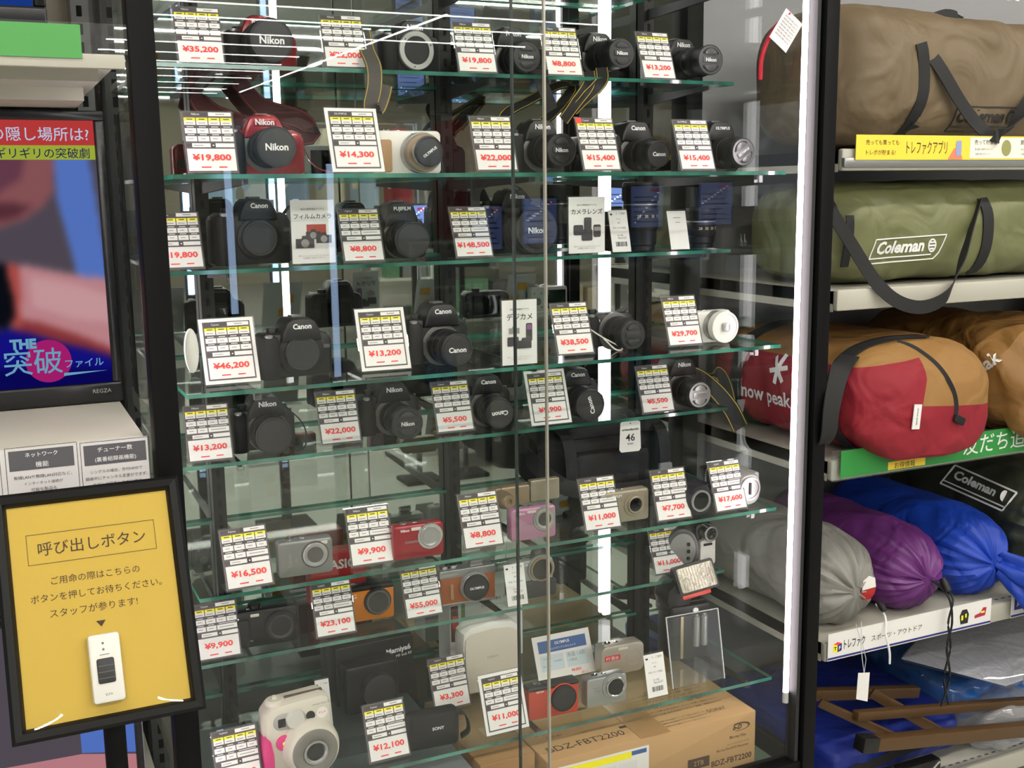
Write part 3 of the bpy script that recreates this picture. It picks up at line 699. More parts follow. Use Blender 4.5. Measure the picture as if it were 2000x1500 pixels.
MB().rbox(-.0532, .0532, -.0132, .0132, .0, .005, .002, .001).build('base_plate', SIL, k)
MB().rbox(-.034, -.028, -.0165, -.012, .012, .040, .002, .001).build('grip', TAN, k)
m = MB(); m.rbox(.006, .030, -.010, .006, .066, .069, .001, .0005); m.extr([(-.012, 0), (.012, 0), (.012, .010), (-.012, .010)], -.010, .004, .003, 0, TR(.018, 0, .072) @ RX(R(25))); m.build('pop_up_flash', SIL, k)
for xx in (-.040, -.022): MB().lathe([(.0, .008), (-.005, .008), (-.006, .007), (-.006, 0)], 0, TR(xx, 0, .0655) @ RX(-PI/2), 24, .0004, (0, 1)).build('control_dial', CHR, k)
k = compact('silver camera with a big dark lens standing on a black case half, seventh shelf', 7, 1060, 1123, 21, None, .044, W=.082, H=.062, D=.026, body=SILP, lx=.016, yaw=-2, tube=((.004, 1.35), (.004, 1.15)), tmats=(SILP, BRZ), glassr=1.0, lift=.010, texts=(('EXILIM', -.018, .054, .016, INKW),))
MB().rbox(-.044, .046, -.018, .018, -.009, .024, .008, .004).build('case_half', mat('case_leather', (52, 52, 54), .5, bump=.2, bscale=300), k)
MB().extr([(-.012, 0), (.014, 0), (.016, .012), (-.010, .014)], -.012, .006, .003, 0, TR(.014, 0, .064) @ RX(R(20))).build('pop_up_flash', DGR, k)
# bottom shelf
k = compact('red-orange compact camera with a wide black lens on the bottom shelf', 8, 1103, 1367, 27, None, .033, W=.094, H=.058, D=.024, body=REDC, lx=.016, yaw=-2, tube=((.003, 1.06), (.005, 1.0)), tmats=(mat('red_ring', (230, 70, 40), .35), CAPD), glassr=.9, face=CAPM, lift=.002, texts=(('RICOH', -.026, .050, .013, INKW),))
MB().rbox(-.0475, .0475, -.0125, .0125, .051, .0588, .004, .002).build('top_plate', CAPM, k)
compact('small silver camera with a dark round lens at the front of the bottom shelf', 8, 1204, 1345, 18, None, .034, W=.078, H=.054, D=.024, body=SIL, lx=.014, yaw=-2, tube=((.003, 1.5), (.005, 1.15)), tmats=(SIL, CHR), glassr=.9, face=CAPD, lift=.002, texts=(('PENTAX', -.020, .036, .014, INKG), ('Optio', -.018, .030, .012, INKG)))
k = compact('silver camera with a red sticker at the back of the bottom shelf', 8, 1238, 1285, 16, None, .030, W=.090, H=.058, D=.03, body=mat('champagne', (186, 178, 164), .35, .5), lx=.022, yaw=-2, tube=((.0012, 1.1),), tmats=(SILP,), glassr=.9, face=mat('champagne_face', (176, 168, 152), .35, .5), rr=.012, lift=.002, flash=(.000, .050, .020, .005), texts=(('CAMEDIA', -.022, .010, .022, INKG),))
m = MB(); m.rbox(-.038, -.006, -.0156, -.0146, .030, .040, .001, 0); m.text('PT 防水', -.022, .035, -.0159, w=.026, mi=1); m.build('sticker', [mat('sticker_red', (206, 60, 70), .5), INKW], k, recalc=False)
# ------------------------------------------------------------------ other goods in the cabinet
def pos(s, px, py, Y=None):
    p = atZ(px, py, TOP[s]) if Y is None else atY(px, py, Y)
    return V((p.x, p.y, TOP[s]+.0008))
# upright information cards
def camera_shape(m, x, z, k, mi, y, lens=None):
    m.extr([(x-.5*k, z-.3*k), (x+.5*k, z-.3*k), (x+.5*k, z+.2*k), (x+.2*k, z+.2*k), (x+.14*k, z+.36*k), (x-.14*k, z+.36*k), (x-.2*k, z+.2*k), (x-.5*k, z+.2*k)], y, y+.0002, 0, mi)
    m.extr([(x+.22*k*math.cos(a), z-.04*k+.22*k*math.sin(a)) for a in [2*PI*q/20 for q in range(20)]], y-.0002, y+.0001, 0, lens if lens is not None else mi)
def info_card(label, s, bl, br, h, title, pic, Y=None):
    a, b = pos(s, *bl, Y), pos(s, *br, Y)
    w = abs(b.x-a.x); t = thing('information_card', label, 'information card', ((a.x+b.x)/2, (a.y+b.y)/2, a.z), 0)
    MB().box(-w/2-.002, w/2+.002, .0008, .003, 0, h+.002).box(-w/2-.002, w/2+.002, .003, .03, 0, .002).build('acrylic_stand', ACR, t)
    o = MB().box(-w/2, w/2, -.0002, .0006, .001, h).build('printed_sheet', PAPER, t)
    for side in (0, 1):
        m = MB(); y = -.0005
        m.text('本日の買取強化アイテム', 0, h*.86, y, w=w*.55, mi=0)
        m.text(title, 0, h*.745, y, w=w*(.86 if len(title) > 5 else .74), mi=0, bold=.01)
        m.text('使わなくなったカメラがございましたら', 0, h*.13, y, w=w*.72, mi=3); m.text('お気軽にお持ちください', 0, h*.095, y, w=w*.5, mi=3)
        if pic == 0:
            m.rect(-w*.15, w*.3, h*.40, h*.62, y, 2); camera_shape(m, w*.0, h*.46, w*.34, 1, y-.0004, 3); camera_shape(m, w*.24, h*.40, w*.36, 1, y-.0008, 3); camera_shape(m, -w*.20, h*.34, w*.42, 1, y-.0012, 3)
        elif pic == 1:
            for x, z, ww, hh in ((-.24, .42, .26, .18), (.02, .52, .2, .24), (.0, .33, .3, .2), (.28, .40, .2, .22)): m.extr(rrect(w*(x-ww/2), w*(x+ww/2), h*(z-hh/2), h*(z+hh/2), w*.04), y-.0004-z*.001, y-.0002, 0, 1)
            m.rect(w*.19, w*.37, h*.40, h*.47, y-.0012, 3)
        else:
            camera_shape(m, -w*.16, h*.54, w*.3, 3, y-.0004, 3); m.extr(rrect(w*.18, w*.36, h*.36, h*.64, w*.04), y-.0004, y-.0002, 0, 1); m.rect(w*.2, w*.34, h*.54, h*.62, y-.0006, 4)
            m.extr(rrect(-w*.36, -w*.04, h*.30, h*.44, w*.03), y-.0008, y-.0006, 0, 1); camera_shape(m, w*.12, h*.33, w*.42, 1, y-.001, 1)
        if side: m.v = [V((-p.x, -p.y+.0034, p.z)) for p in m.v]
        m.build('printing', [INKK, mat('print_dark', (66, 64, 66), .6) if 'print_dark' not in bpy.data.materials else bpy.data.materials['print_dark'], mat('print_red', (172, 72, 60), .6) if 'print_red' not in bpy.data.materials else bpy.data.materials['print_red'], INKG, mat('print_purple', (140, 90, 140), .6) if 'print_purple' not in bpy.data.materials else bpy.data.materials['print_purple']], o, recalc=False)
    return t
info_card('white upright card about film cameras with a red camera picture, third shelf', 3, (572, 519), (656, 513), .100, 'フィルムカメラ', 0, .25)
info_card('white upright card about camera lenses in front of the standing lenses', 3, (1111, 500), (1181, 497), .098, 'カメラレンズ', 1, .235)
info_card('white upright card about digital cameras behind the door edge on the fourth shelf', 4, (979, 716), (1052, 712), .102, 'デジカメ', 2)
# small barcode tags in stands
def tag_stand(label, s, bl, br, h, Y=None, blank=False, lean=14, rz=0):
    a, b = pos(s, *bl, Y), pos(s, *br, Y); w = max(.02, abs(b.x-a.x))
    t = thing('barcode_tag', label, 'price tag', ((a.x+b.x)/2, (a.y+b.y)/2, a.z), R(rz)); A = RX(-R(lean))
    m = MB(); m.box(-w/2-.001, w/2+.001, 0, .0016, 0, h+.003, 0, A); m.box(-w/2-.001, w/2+.001, .001, .026, 0, .0016); m.build('acrylic_stand', ACR, t)
    o = MB().box(-w/2, w/2, -.0006, -.0001, .001, h, 0, A).build('paper_tag', PAPER, t)
    m = MB(); y = -.0008
    if not blank:
        for i in range(16):
            x = -w*.28+w*.6*i/16+random.uniform(0, .0006); m.box(x, x+random.choice((.0005, .001)), y-.0001, y, h*.14, h*.25, 0, A)
        m.text('No.0127', w*.1, h*.34, y, w=w*.45, T=A); m.text('¥11,000', w*.0, h*.40, y, w=w*.3, T=A); m.text('中古 カメラ用品', 0, h*.58, y, w=w*.7, T=A); m.text('AF', 0, h*.70, y, w=w*.12, T=A); m.text('デジタル', 0, h*.79, y, w=w*.25, T=A); m.text('Y   ご成約', w*.15, h*.92, y, w=w*.5, T=A)
        m.box(-w*.42, -w*.30, y-.0001, y, h*.88, h*.92, 0, A)
    else: m.box(-w*.2, w*.2, y-.0001, y, h*.82, h*.83, 0, A); m.box(-w*.1, w*.15, y-.0001, y, h*.70, h*.71, 0, A)
    m.build('printing', INKK, o, recalc=False)
tag_stand('white barcode tag leaning in front of the short lens on the third shelf', 3, (1197, 496), (1233, 494), .076, .228)
tag_stand('blank white folded tag beside the rightmost lens on the third shelf', 3, (1311, 490), (1347, 488), .072, .232, True)
tag_stand('white barcode tag leaning on the silver camera of the seventh shelf', 7, (993, 1188), (1031, 1180), .074)
tag_stand('white barcode tag beside the small silver camera on the bottom shelf', 8, (1267, 1367), (1304, 1357), .076)
# standing lenses
def lens(label, s, px, py, Y, r, h, rings=True, group=None):
    p = pos(s, px, py, Y); t = thing('camera_lens', label, 'lens', (p.x, Y, TOP[s]+.0008)); T = RX(-PI/2)
    Tz = Matrix(((1, 0, 0, 0), (0, 0, 1, 0), (0, 1, 0, 0), (0, 0, 0, 1)))
    m = MB(); m.lathe([(0, r*.8), (.008, r*.82), (.010, r*.9), (h*.3, r*.92), (h*.32, r*.97), (h*.34, r), (h*.62, r), (h*.64, r*.95), (h*.74, r*.95), (h*.76, r*1.02), (h*.97, r*1.03), (h, r*.99)], [0, 0, 0, 0, 0, 1, 0, 0, 0, 1, 0], Tz, 60, .0008, (5, 6, 9, 10))
    m.build('barrel', [BLK, RUB], t)
    m = MB(); m.lathe([(h*.70-.001, r*.958), (h*.70+.001, r*.958)], 0, Tz, 48); m.build('ring_line', SIL, t)
    m = MB(); m.lathe([(h-.002, r*.98), (h+.004, r*.98), (h+.005, r*.9), (h+.005, 0)], 0, Tz, 40); m.build('lens_cap', CAPM, t)
    m = MB()
    for k, tx in enumerate(('28', '35', '50', '75')):
        a = R(-125+k*24); m.text(tx, 0, h*.52, 0, h=.005, fn=lambda q, a=a: V((math.cos(a+q[0]/r)*(r*1.004), math.sin(a+q[0]/r)*(r*1.004), q[2])))
    m.build('scale_marks', mat('scale_ink', (220, 210, 170), .6) if 'scale_ink' not in bpy.data.materials else bpy.data.materials['scale_ink'], t, recalc=False)
lens('short black lens standing behind the leaning barcode tag', 3, 1200, 490, .29, .024, .066)
lens('tall black zoom lens standing on the third shelf between the two white tags', 3, 1250, 490, .285, .033, .118)
lens('medium black lens with scale figures at the right end of the third shelf', 3, 1368, 478, .28, .0285, .070)

# camcorders
def camcorder(label, s, px, py, rpx, ha, body, L=.11, ring=SIL, W=.05, H=.056, shut=False, group=None):
    x, yt, ha = spot(s, px, py, None, ha); r = rpx*depth((x, yt, TOP[s]+ha))/FPX
    t = thing('camcorder', label, 'camcorder', (x, yt, TOP[s]+.0008))
    rings = []
    for y, k in ((.0, .9), (.006, 1.), (.05, 1.02), (.09, 1.), (L-.004, .9), (L, .6)):
        rings.append([V((W/2*k*math.copysign(abs(math.cos(a))**.75, math.cos(a)), y, H/2+(H/2-.0005)*k*math.copysign(abs(math.sin(a))**.75, math.sin(a)))) for a in [2*PI*q/28 for q in range(28)]])
    MB().loft(rings).build('body', body, t)
    T0 = TR(0, 0, ha)
    m = MB(); m.lathe([(.012, r*.98), (-.002, r), (-.0035, r*.97), (-.0035, r*.82), (-.001, r*.78)], 0, T0, 40); m.build('lens_ring', ring, t)
    m = MB(); m.lathe([(-.0014, r*.8), (-.0006, 0)], 0, T0, 36)
    if shut: m.rbox(-r*.1, r*.1, -.003, -.001, -r*.5, r*.5, .001, 0, 1, T0)
    m.build('lens_front', [SIL if shut else GLB, CAPD], t)
    MB().rbox(W/2, W/2+.012, .02, L-.01, .008, H-.006, .004, .003, 0).build('folded_screen', body, t)
    MB().rbox(-.014, .014, L-.002, L+.028, .008, H-.014, .004, .003).build('battery', BLK, t)
    m = MB(); m.ribbon(curve_pts([(-W/2+.002, .012, H*.6), (-W/2-.012, .03, H*.62), (-W/2-.014, .06, H*.6), (-W/2+.002, L-.012, H*.55)], 16), (0, 0, 1), .026, .002); m.build('hand_strap', STRP, t)
    return t
camcorder('dark camcorder with a silver lens ring beside the ¥7,700 card', 6, 1368, 980, 22, .028, mat('dark_blue_grey', (40, 40, 46), .4))
camcorder('silver camcorder with a closed lens cover at the right end of the sixth shelf', 6, 1464, 955, 24, .032, SILP, shut=True, H=.06)
p = atZ(1392, 1110, TOP[7]); p = V((1.205, .262, TOP[7]+.0008))
t = thing('camcorder', 'silver upright camcorder with a round side at the right end of the seventh shelf', 'camcorder', p)
o = [(.052*math.cos(a)*.62, .042+.042*math.sin(a)) for a in [2*PI*q/30 for q in range(30)]]
Ty = RZ(R(-28))
MB().extr(o, -.030, -.0, .006, 0, TR(-.026, 0, 0) @ Ty).build('disc_cover', DGR, t)
m = MB()
m.extr([(x*.78, .042+(z-.042)*.78) for x, z in o], -.032, -.028, .001, 0, TR(-.026, 0, 0) @ Ty)
for dz in (.022, .036, .050): m.rbox(.008, .014, -.0335, -.031, dz, dz+.007, .002, 0, 1, TR(-.026, 0, 0) @ Ty)
m.build('disc_face', [SILP, CAPD], t)
MB().rbox(-.001, .042, -.012, .055, .0, .082, .010, .005, 0).build('body', BLK, t)
MB().rbox(.004, .040, -.022, -.010, .0, .052, .006, .003).build('front_grip', WHT, t)
MB().rbox(.011, .031, -.0228, -.0215, .040, .045, .001, 0).build('sensor_window', CAPD, t)
m = MB(); m.lathe([(.0, .016), (-.026, .0165), (-.028, .015), (-.028, .0115), (-.02, .010)], 0, TR(.022, -.004, .066), 32); m.build('lens_ring', CHR, t)
m = MB(); m.lathe([(-.022, .012), (-.021, 0)], 0, TR(.022, -.004, .066), 24); m.build('lens_front', LENSG, t)
# pocket video camera with a bronze barrel on a clear riser
p = atY(1005, 986, .22)
hz = p.z-TOP[6]
t = thing('acrylic_riser', 'clear acrylic riser behind the pink compact camera', 'display stand', (p.x+.02, .235, TOP[6]+.0006))
m = MB(); m.box(-.05, .06, -.022, .03, hz-.002, hz); m.box(-.05, -.047, -.022, .03, 0, hz-.002); m.box(.057, .06, -.022, .03, 0, hz-.002); m.build('clear_bracket', ACR, t)
t = thing('pocket_video_camera', 'bronze video camera with a round barrel and flat panel, lying above the pink camera', 'video camera', (p.x, .225, p.z+.0008))
MB().rbox(-.028, .028, -.010, .012, 0, .034, .004, .003).build('body', BRZ, t)
MB().rbox(.029, .086, -.011, .003, .002, .040, .003, .002).build('flip_screen', BEI, t)
m = MB(); m.lathe([(.012, .016), (-.010, .016), (-.011, .0135), (-.014, .0135), (-.015, .016), (-.03, .0155), (-.044, .0125), (-.046, .011), (-.046, .005), (-.043, .004), (-.043, 0)], 0, TR(-.034, 0, .0175) @ RZ(R(8)), 36, .0004, (4, 5)); m.build('lens_barrel', BRZ, t)
# black shoulder bag on the sixth shelf
BAGM = mat('bag_nylon', (24, 24, 27), .7, bump=.15, bscale=260)
xa, xb = atY(1052, 950, .30).x, atY(1300, 930, .30).x
t = thing('camera_bag', 'big black shoulder bag lying at the back of the sixth shelf', 'bag', ((xa+xb)/2, .345, TOP[6]+.0008)); W = xb-xa
rings = []
for k in range(13):
    f = k/12; x = -W/2+W*f; e = (1-abs(2*f-1)**4)**.5*.35+.65
    rings.append([V((x, .068*e*math.copysign(abs(math.cos(a))**.55, math.cos(a))+.004*noise.noise(V((f*5, a, 0))), max(0, .064+.066*e*math.copysign(abs(math.sin(a))**.55, math.sin(a))+.004*noise.noise(V((f*6, a, 3)))))) for a in [2*PI*q/32 for q in range(32)]])
MB().loft(rings).build('body', BAGM, t)
MB().rbox(-W*.30, W*.28, -.088, -.058, .006, .085, .012, .010).build('front_pocket', BAGM, t)
MB().rbox(-W*.34, W*.40, -.074, .05, .108, .134, .012, .010).build('flap', BAGM, t)
m = MB()
for xx in (-.10, .10): m.ribbon(curve_pts([(xx, .0, .138), (xx, -.080, .120), (xx+.004, -.094, .07), (xx+.006, -.090, .02)], 16), (1, 0, 0), .024, .003)
m.build('closing_strap', STRP, t)
m = MB(); m.rbox(.090, .118, -.1, -.092, .022, .052, .004, .002); m.build('buckle', mat('buckle_grey', (120, 120, 126), .5), t)
m = MB(); m.ribbon(curve_pts([(-W/2, .0, .11), (-W/2-.02, -.05, .08), (-W/2+.03, -.10, .03), (0, -.105, .012), (W/2-.05, -.10, .01)], 24), (0, .3, 1), .03, .003); m.build('shoulder_strap', STRP, t)
p = atY(1231, 852, .225)
t = thing('hang_tag', 'white hang tag numbered 46 hanging in front of the black shoulder bag', 'tag', (p.x, .225, p.z), R(-4))
o = MB().extr([(-.020, .026), (-.022, -.024), (-.018, -.029), (.018, -.029), (.022, -.024), (.020, .026), (.016, .028), (-.016, .028)], 0, .0006, 0).build('paper', PAPER, t)
m = MB(); m.text('46', 0, -.002, -.0004, h=.014, bold=.01); m.text('artisan&artist', 0, .013, -.0004, w=.034, bold=.02); m.text('¥8,800', 0, -.014, -.0004, w=.012); m.lathe([(-.0004, .0012), (-.0006, 0)], 0, TR(0, 0, .024), 10); m.build('printing', INKK, o, recalc=False)
MB().tube([(0, .0002, .024), (.004, .03, .034), (.006, .06, .03)], .0005, 0, 6).build('string', INKG, t)

# ------------------------------------------------------------------ bottom shelf goods
# instant camera
p = atZ(603, 1478, TOP[8]+.044); q = V((atY(578, 1460, .12).x, .122, TOP[8]+.0008))
t = thing('instant_camera', 'white and pink rounded instant camera at the left of the bottom shelf', 'camera', q, R(4))
o = [(-.052, .006), (-.046, 0), (.046, 0), (.052, .006), (.054, .05), (.054, .1), (.050, .114), (.040, .119), (-.02, .117), (-.040, .112), (-.050, .100), (-.053, .06)]
MB().extr(o, -.022, .026, .009).build('body', CRM, t)
MB().extr([(-.055, .006), (-.040, .002), (-.040, .040), (-.044, .062), (-.052, .070), (-.0555, .05)], -.026, .020, .005).build('grip_panel', HPNK, t)
m = MB(); m.lathe([(.0, .045), (-.018, .043), (-.028, .039), (-.030, .037)], 0, TR(.016, -.018, .042), 48); m.build('lens_housing', CRM, t)
m = MB(); m.lathe([(-.046, .037), (-.052, .034), (-.053, .030), (-.052, .022), (-.050, .020), (-.053, .019), (-.053, .016), (-.049, .013)], [0, 0, 0, 0, 1, 1, 1], TR(.016, 0, .042), 48); m.build('lens_barrel', [mat('lens_grey', (128, 124, 118), .5), SIL], t)
m = MB(); m.lathe([(-.050, .0135), (-.049, 0)], 0, TR(.016, 0, .042), 30); m.build('lens_front', GLB, t)
MB().rbox(-.040, .012, -.0245, -.018, .076, .103, .013, .003).build('window_frame', mat('window_grey', (170, 168, 164), .4), t)
m = MB(); m.lathe([(-.018, .0155), (-.028, .0150), (-.030, .0135), (-.030, 0)], 0, TR(-.006, 0, .091), 32); m.build('flash', mat('flash_dome', (206, 204, 196), .12, coat=1), t)
MB().rbox(-.033, -.021, -.0255, -.023, .082, .096, .002, .001).build('viewfinder', GLB, t)
m = MB(); m.lathe([(-.018, .0070), (-.0245, .0070), (-.025, 0)], 0, TR(.019, 0, .090), 20); m.build('sensor', CAPM, t)
m = MB(); m.lathe([(-.020, .0125), (-.025, .012), (-.026, .010), (-.026, 0)], 0, TR(-.025, 0, .056), 28); m.build('shutter_button', HPNK, t)
m = MB(); m.lathe([(-.026, .003), (-.0275, 0)], 0, TR(-.025, 0, .056), 12); m.build('button_lamp', YEL, t)
m = MB(); m.lathe([(.001, .015), (-.005, .0145), (-.007, .012), (-.007, .004), (-.012, .003), (-.012, 0)], 0, TR(-.030, 0, .113) @ RX(-PI/2), 28); m.build('dial', CRM, t)
MB().box(-.014, .046, -.002, .003, .116, .1195).build('film_slot', mat('slot_brown', (96, 76, 66), .6), t)
m = MB(); m.text('instax mini 7S', .037, .106, -.0225, w=.028, mi=0); m.build('lettering', INKG, t, recalc=False)
m = MB(); m.lathe([(-.0222, .009), (-.0226, 0)], 0, TR(.038, 0, .090), 24); m.text('チェキ', .038, .091, -.023, w=.012, mi=1, bold=.02); m.build('sticker', [PAPER, INKR], t, recalc=False)
tag_stand('white paper tag standing behind the white and pink instant camera', 8, (625, 1440), (652, 1434), .085, .215)
# black boxed camera
q = pos(8, 735, 1420, .29)
t = thing('black_camera_box', 'black camera in front of its black box with white lettering, bottom shelf', 'box', (q.x, .30, q.z), R(2))
MB().rbox(-.07, .075, -.01, .08, 0, .108, .003, .002).build('box', mat('box_black', (26, 26, 27), .35), t)
MB().rbox(-.066, .03, -.050, -.012, 0, .086, .006, .004).build('camera_body', BLK, t)
MB().lathe([(-.045, .030), (-.065, .029), (-.066, .026), (-.066, 0)], 0, TR(-.01, 0, .04), 36).build('lens_barrel', CAPM, t)
m = MB(); m.text('Mamiya6', .046, .084, -.0105, w=.046, bold=.03, rot=R(4)); m.text('MF 6x6 RF', .056, .074, -.0105, w=.03, rot=R(4)); m.build('lettering', INKW, t, recalc=False)
# pouch
q = pos(8, 852, 1466)
t = thing('soft_pouch', 'small black soft case with white lettering right of the ¥12,100 card', 'pouch', (q.x, q.y+.018, q.z), R(-3))
m = MB(); m.rbox(-.044, .044, -.016, .016, 0, .062, .010, .010); m.build('body', mat('pouch_nylon', (22, 22, 23), .7, bump=.12, bscale=400), t)
m = MB(); m.text('SONY', .006, .036, -.0166, w=.020, bold=.02); m.build('lettering', INKW, t, recalc=False)
m = MB(); m.ribbon(curve_pts([(.040, 0, .05), (.056, -.004, .045), (.060, -.008, .02), (.048, -.004, .008)], 14), (0, 1, 0), .014, .002); m.build('belt_loop', STRP, t)
# white photo printer and box behind
q = V((atY(968, 1340, .215).x, .25, TOP[8]+.0008))
t = thing('photo_printer', 'white rounded pocket photo printer standing behind the white-bordered ¥11,000 card', 'printer', q)
o = [(-.055, .004), (-.050, 0), (.050, 0), (.055, .004), (.056, .10), (.054, .116), (.040, .127), (.0, .132), (-.040, .127), (-.054, .116), (-.056, .10)]
MB().extr(o, -.022, .022, .008).build('body', WHT, t)
MB().extr([(x*.93, .005+z*.86) for x, z in o], -.0236, -.020, .0012).build('front_panel', CRM, t)
m = MB(); m.text('FUJIFILM', .0, .066, -.0242, w=.020); m.build('lettering', INKG, t, recalc=False)
q = V((atY(950, 1300, .36).x, .385, TOP[8]+.0008))
t = thing('printer_box', 'white box with small pictures standing behind the white printer', 'box', q)
MB().box(-.075, .075, -.03, .03, 0, .15).build('carton', PAPER, t)
m = MB(); y = -.0304
m.rect(-.073, -.058, .05, .12, y, 1); m.extr(rrect(-.052, -.044, .075, .125, .004), y-.0001, y, 0, 2); m.rect(-.056, -.042, .02, .05, y, 3); m.rect(-.070, -.060, .075, .10, y-.0001, 4)
m.text('チェキプリンター', .0, .134, y, w=.04, mi=0); m.text('スマホの写真を', .01, .122, y, w=.04, mi=0); m.text('その場でプリント', .01, .110, y, w=.042, mi=0); m.text('iPhone', .045, .124, y, w=.02, mi=2); m.text('K.S', .060, .132, y, w=.014, mi=0)
m.build('printing', [INKK, mat('print_brown', (110, 70, 60), .6), mat('print_green', (120, 160, 100), .6), mat('print_tan', (170, 130, 90), .6), INKR], t, recalc=False)
# blue and white spec card
a, b = atZ(1046, 1338, TOP[8]), atZ(1178, 1316, TOP[8])
t = thing('price_sign', 'white sign with a blue heading leaning between the red-orange and silver cameras', 'price card', ((a.x+b.x)/2, max(a.y, b.y), TOP[8]+.0008), R(0)); w, h = .118, .082; A = RX(-R(22))
m = MB(); m.box(-w/2, w/2, .0006, .0022, 0, h, 0, A); m.box(-w/2, w/2, .001, .04, 0, .0016); m.build('acrylic_stand', ACR, t)
o = MB().box(-w/2, w/2, 0, .0005, .001, h, 0, A).build('printed_sheet', PAPER, t)
m = MB(); y = -.0002
m.rect(-w*.42, w*.42, h*.62, h*.88, y, 0, A); m.text('OLYMPUS', 0, h*.80, y-.0003, w=w*.26, mi=1, T=A, bold=.02); m.text('コンパクトデジタルカメラ', 0, h*.69, y-.0003, w=w*.46, mi=1, T=A)
for x0, x1 in ((-.42, -.01), (.03, .42)): m.rect(w*x0, w*x1, h*.22, h*.56, y, 2, A)
for x, z, tx in ((-.30, .49, 'CAMEDIA'), (-.12, .41, '有効画素数'), (-.32, .33, '単三電池'), (.12, .49, '液晶'), (.30, .49, '1.8型'), (.14, .37, '付属品')): m.text(tx, w*x, h*z, y-.0003, w=w*.14, mi=3, T=A)
m.text('¥8,800', .02, h*.14, y, w=w*.17, mi=4, T=A, bold=.02); m.text('(税込)', .036, h*.05, y, w=w*.12, mi=4, T=A)
m.build('printing', [mat('print_blue', (62, 98, 156), .6), INKW, mat('print_pale_blue', (206, 222, 228), .6), INKG, INKR], o, recalc=False)
# red box at the back of the seventh shelf
p = atY(655, 1075, .38)
t = thing('red_camera_box', 'red box with white lettering at the back of the seventh shelf', 'box', (p.x, .385, TOP[7]+.0008))
MB().rbox(-.05, .05, -.02, .02, 0, p.z-TOP[7], .002, .001).build('carton', mat('box_red', (190, 44, 48), .5), t)
m = MB(); m.text('CASIO', .002, p.z-TOP[7]-.022, -.0204, w=.066, bold=.03); m.build('lettering', INKW, t, recalc=False)
# flash gun
q = pos(8, 1352, 1316)
t = thing('flash_gun', 'black flash gun with a tilted head at the right end of the bottom shelf', 'flash', (q.x+.036, .215, TOP[8]+.0008), R(-4))
t.scale = (1, 1, .88)
MB().extr(rrect(-.042, .036, 0, .118, .008), -.03, .028, .006).build('body', BLK, t)
MB().rbox(-.046, .040, -.034, .030, .100, .124, .006, .004).build('collar', BLK, t)
m = MB(); m.rbox(.000, .034, -.024, .020, .124, .130, .003, .002); 
for k in range(7): m.rbox(.004+k*.004, .006+k*.004, -.02, .016, .1298, .1312, .0005, 0)
m.build('vent', CAPD, t)
m = MB(); m.extr([(-.046, .118), (-.002, .118), (.004, .150), (-.004, .172), (-.03, .178), (-.048, .160), (-.052, .138)], -.030, .026, .005); m.build('hinge', BLK, t)
H = TR(.0, -.004, .150) @ RY(R(-8)) @ RX(R(-18))
m = MB(); rings = []
for y, wx, wz in ((.030, .026, .022), (-.005, .030, .026), (-.034, .041, .030), (-.040, .042, .031)):
    rings.append([V((x+.012, y, z+.024)) for x, z in rrect(-wx, wx, -wz, wz, .006)])
m.loft(rings, 0, H); m.build('head', BLK, t)
m = MB(); m.rbox(-.026, .050, -.0425, -.039, -.002, .050, .004, .001, 0, H)
for k in range(12): m.rbox(-.024+k*.006, -.0225+k*.006, -.0431, -.042, .0, .048, .0003, 0, 0, H)
lp(m.build('flash_window', mat('fresnel_window', (196, 190, 172), .18, .3, bump=.5, bscale=120), t), 'clear ribbed flash window')
m = MB(); m.rbox(-.030, .030, -.046, -.042, -.014, -.006, .002, .001, 0, H); m.build('red_stripe', mat('stripe_red', (210, 60, 44), .35), t)
m = MB(); m.lathe([(-.034, .006), (-.0355, .006), (-.036, .004), (-.0355, .003), (-.0352, 0)], 0, TR(.006, 0, .112), 20); m.build('logo_button', INKW, t)
m = MB(); m.text('DRIVING', -.012, .14, -.0305, w=.022); m.build('lettering', INKG, t, recalc=False)
for k in (0, 1): m = MB(); m.lathe([(0, .007), (.066, .007), (.068, .004), (.072, .004)], 0, TR(.010+k*.017, -.031, .030) @ RX(PI/2), 18); m.build('battery', SIL, t)
m = MB(); m.rbox(-.024, -.018, -.0325, -.029, .006, .104, .001, 0); m.build('gold_rail', mat('rail_gold', (190, 176, 140), .3, .8), t)
# empty clear stand before the flash
q = pos(8, 1372, 1340)
t = thing('acrylic_card_stand', 'empty clear acrylic stand in front of the flash gun', 'display stand', (q.x, q.y+.01, TOP[8]+.0006), R(-2)); A = RX(-R(12))
m = MB(); m.box(-.055, .055, 0, .0022, 0, .128, 0, A); m.box(-.055, .055, .002, .06, 0, .0022); m.build('clear_panel', ACR, t)
m = MB(); m.box(-.0552, -.0538, -.0004, .0026, 0, .128, 0, A); m.box(.0538, .0552, -.0004, .0026, 0, .128, 0, A); m.box(-.055, .055, -.0004, .0026, .1272, .1284, 0, A); m.build('bright_edge', mat('acrylic_edge', (214, 216, 220), .2), t)

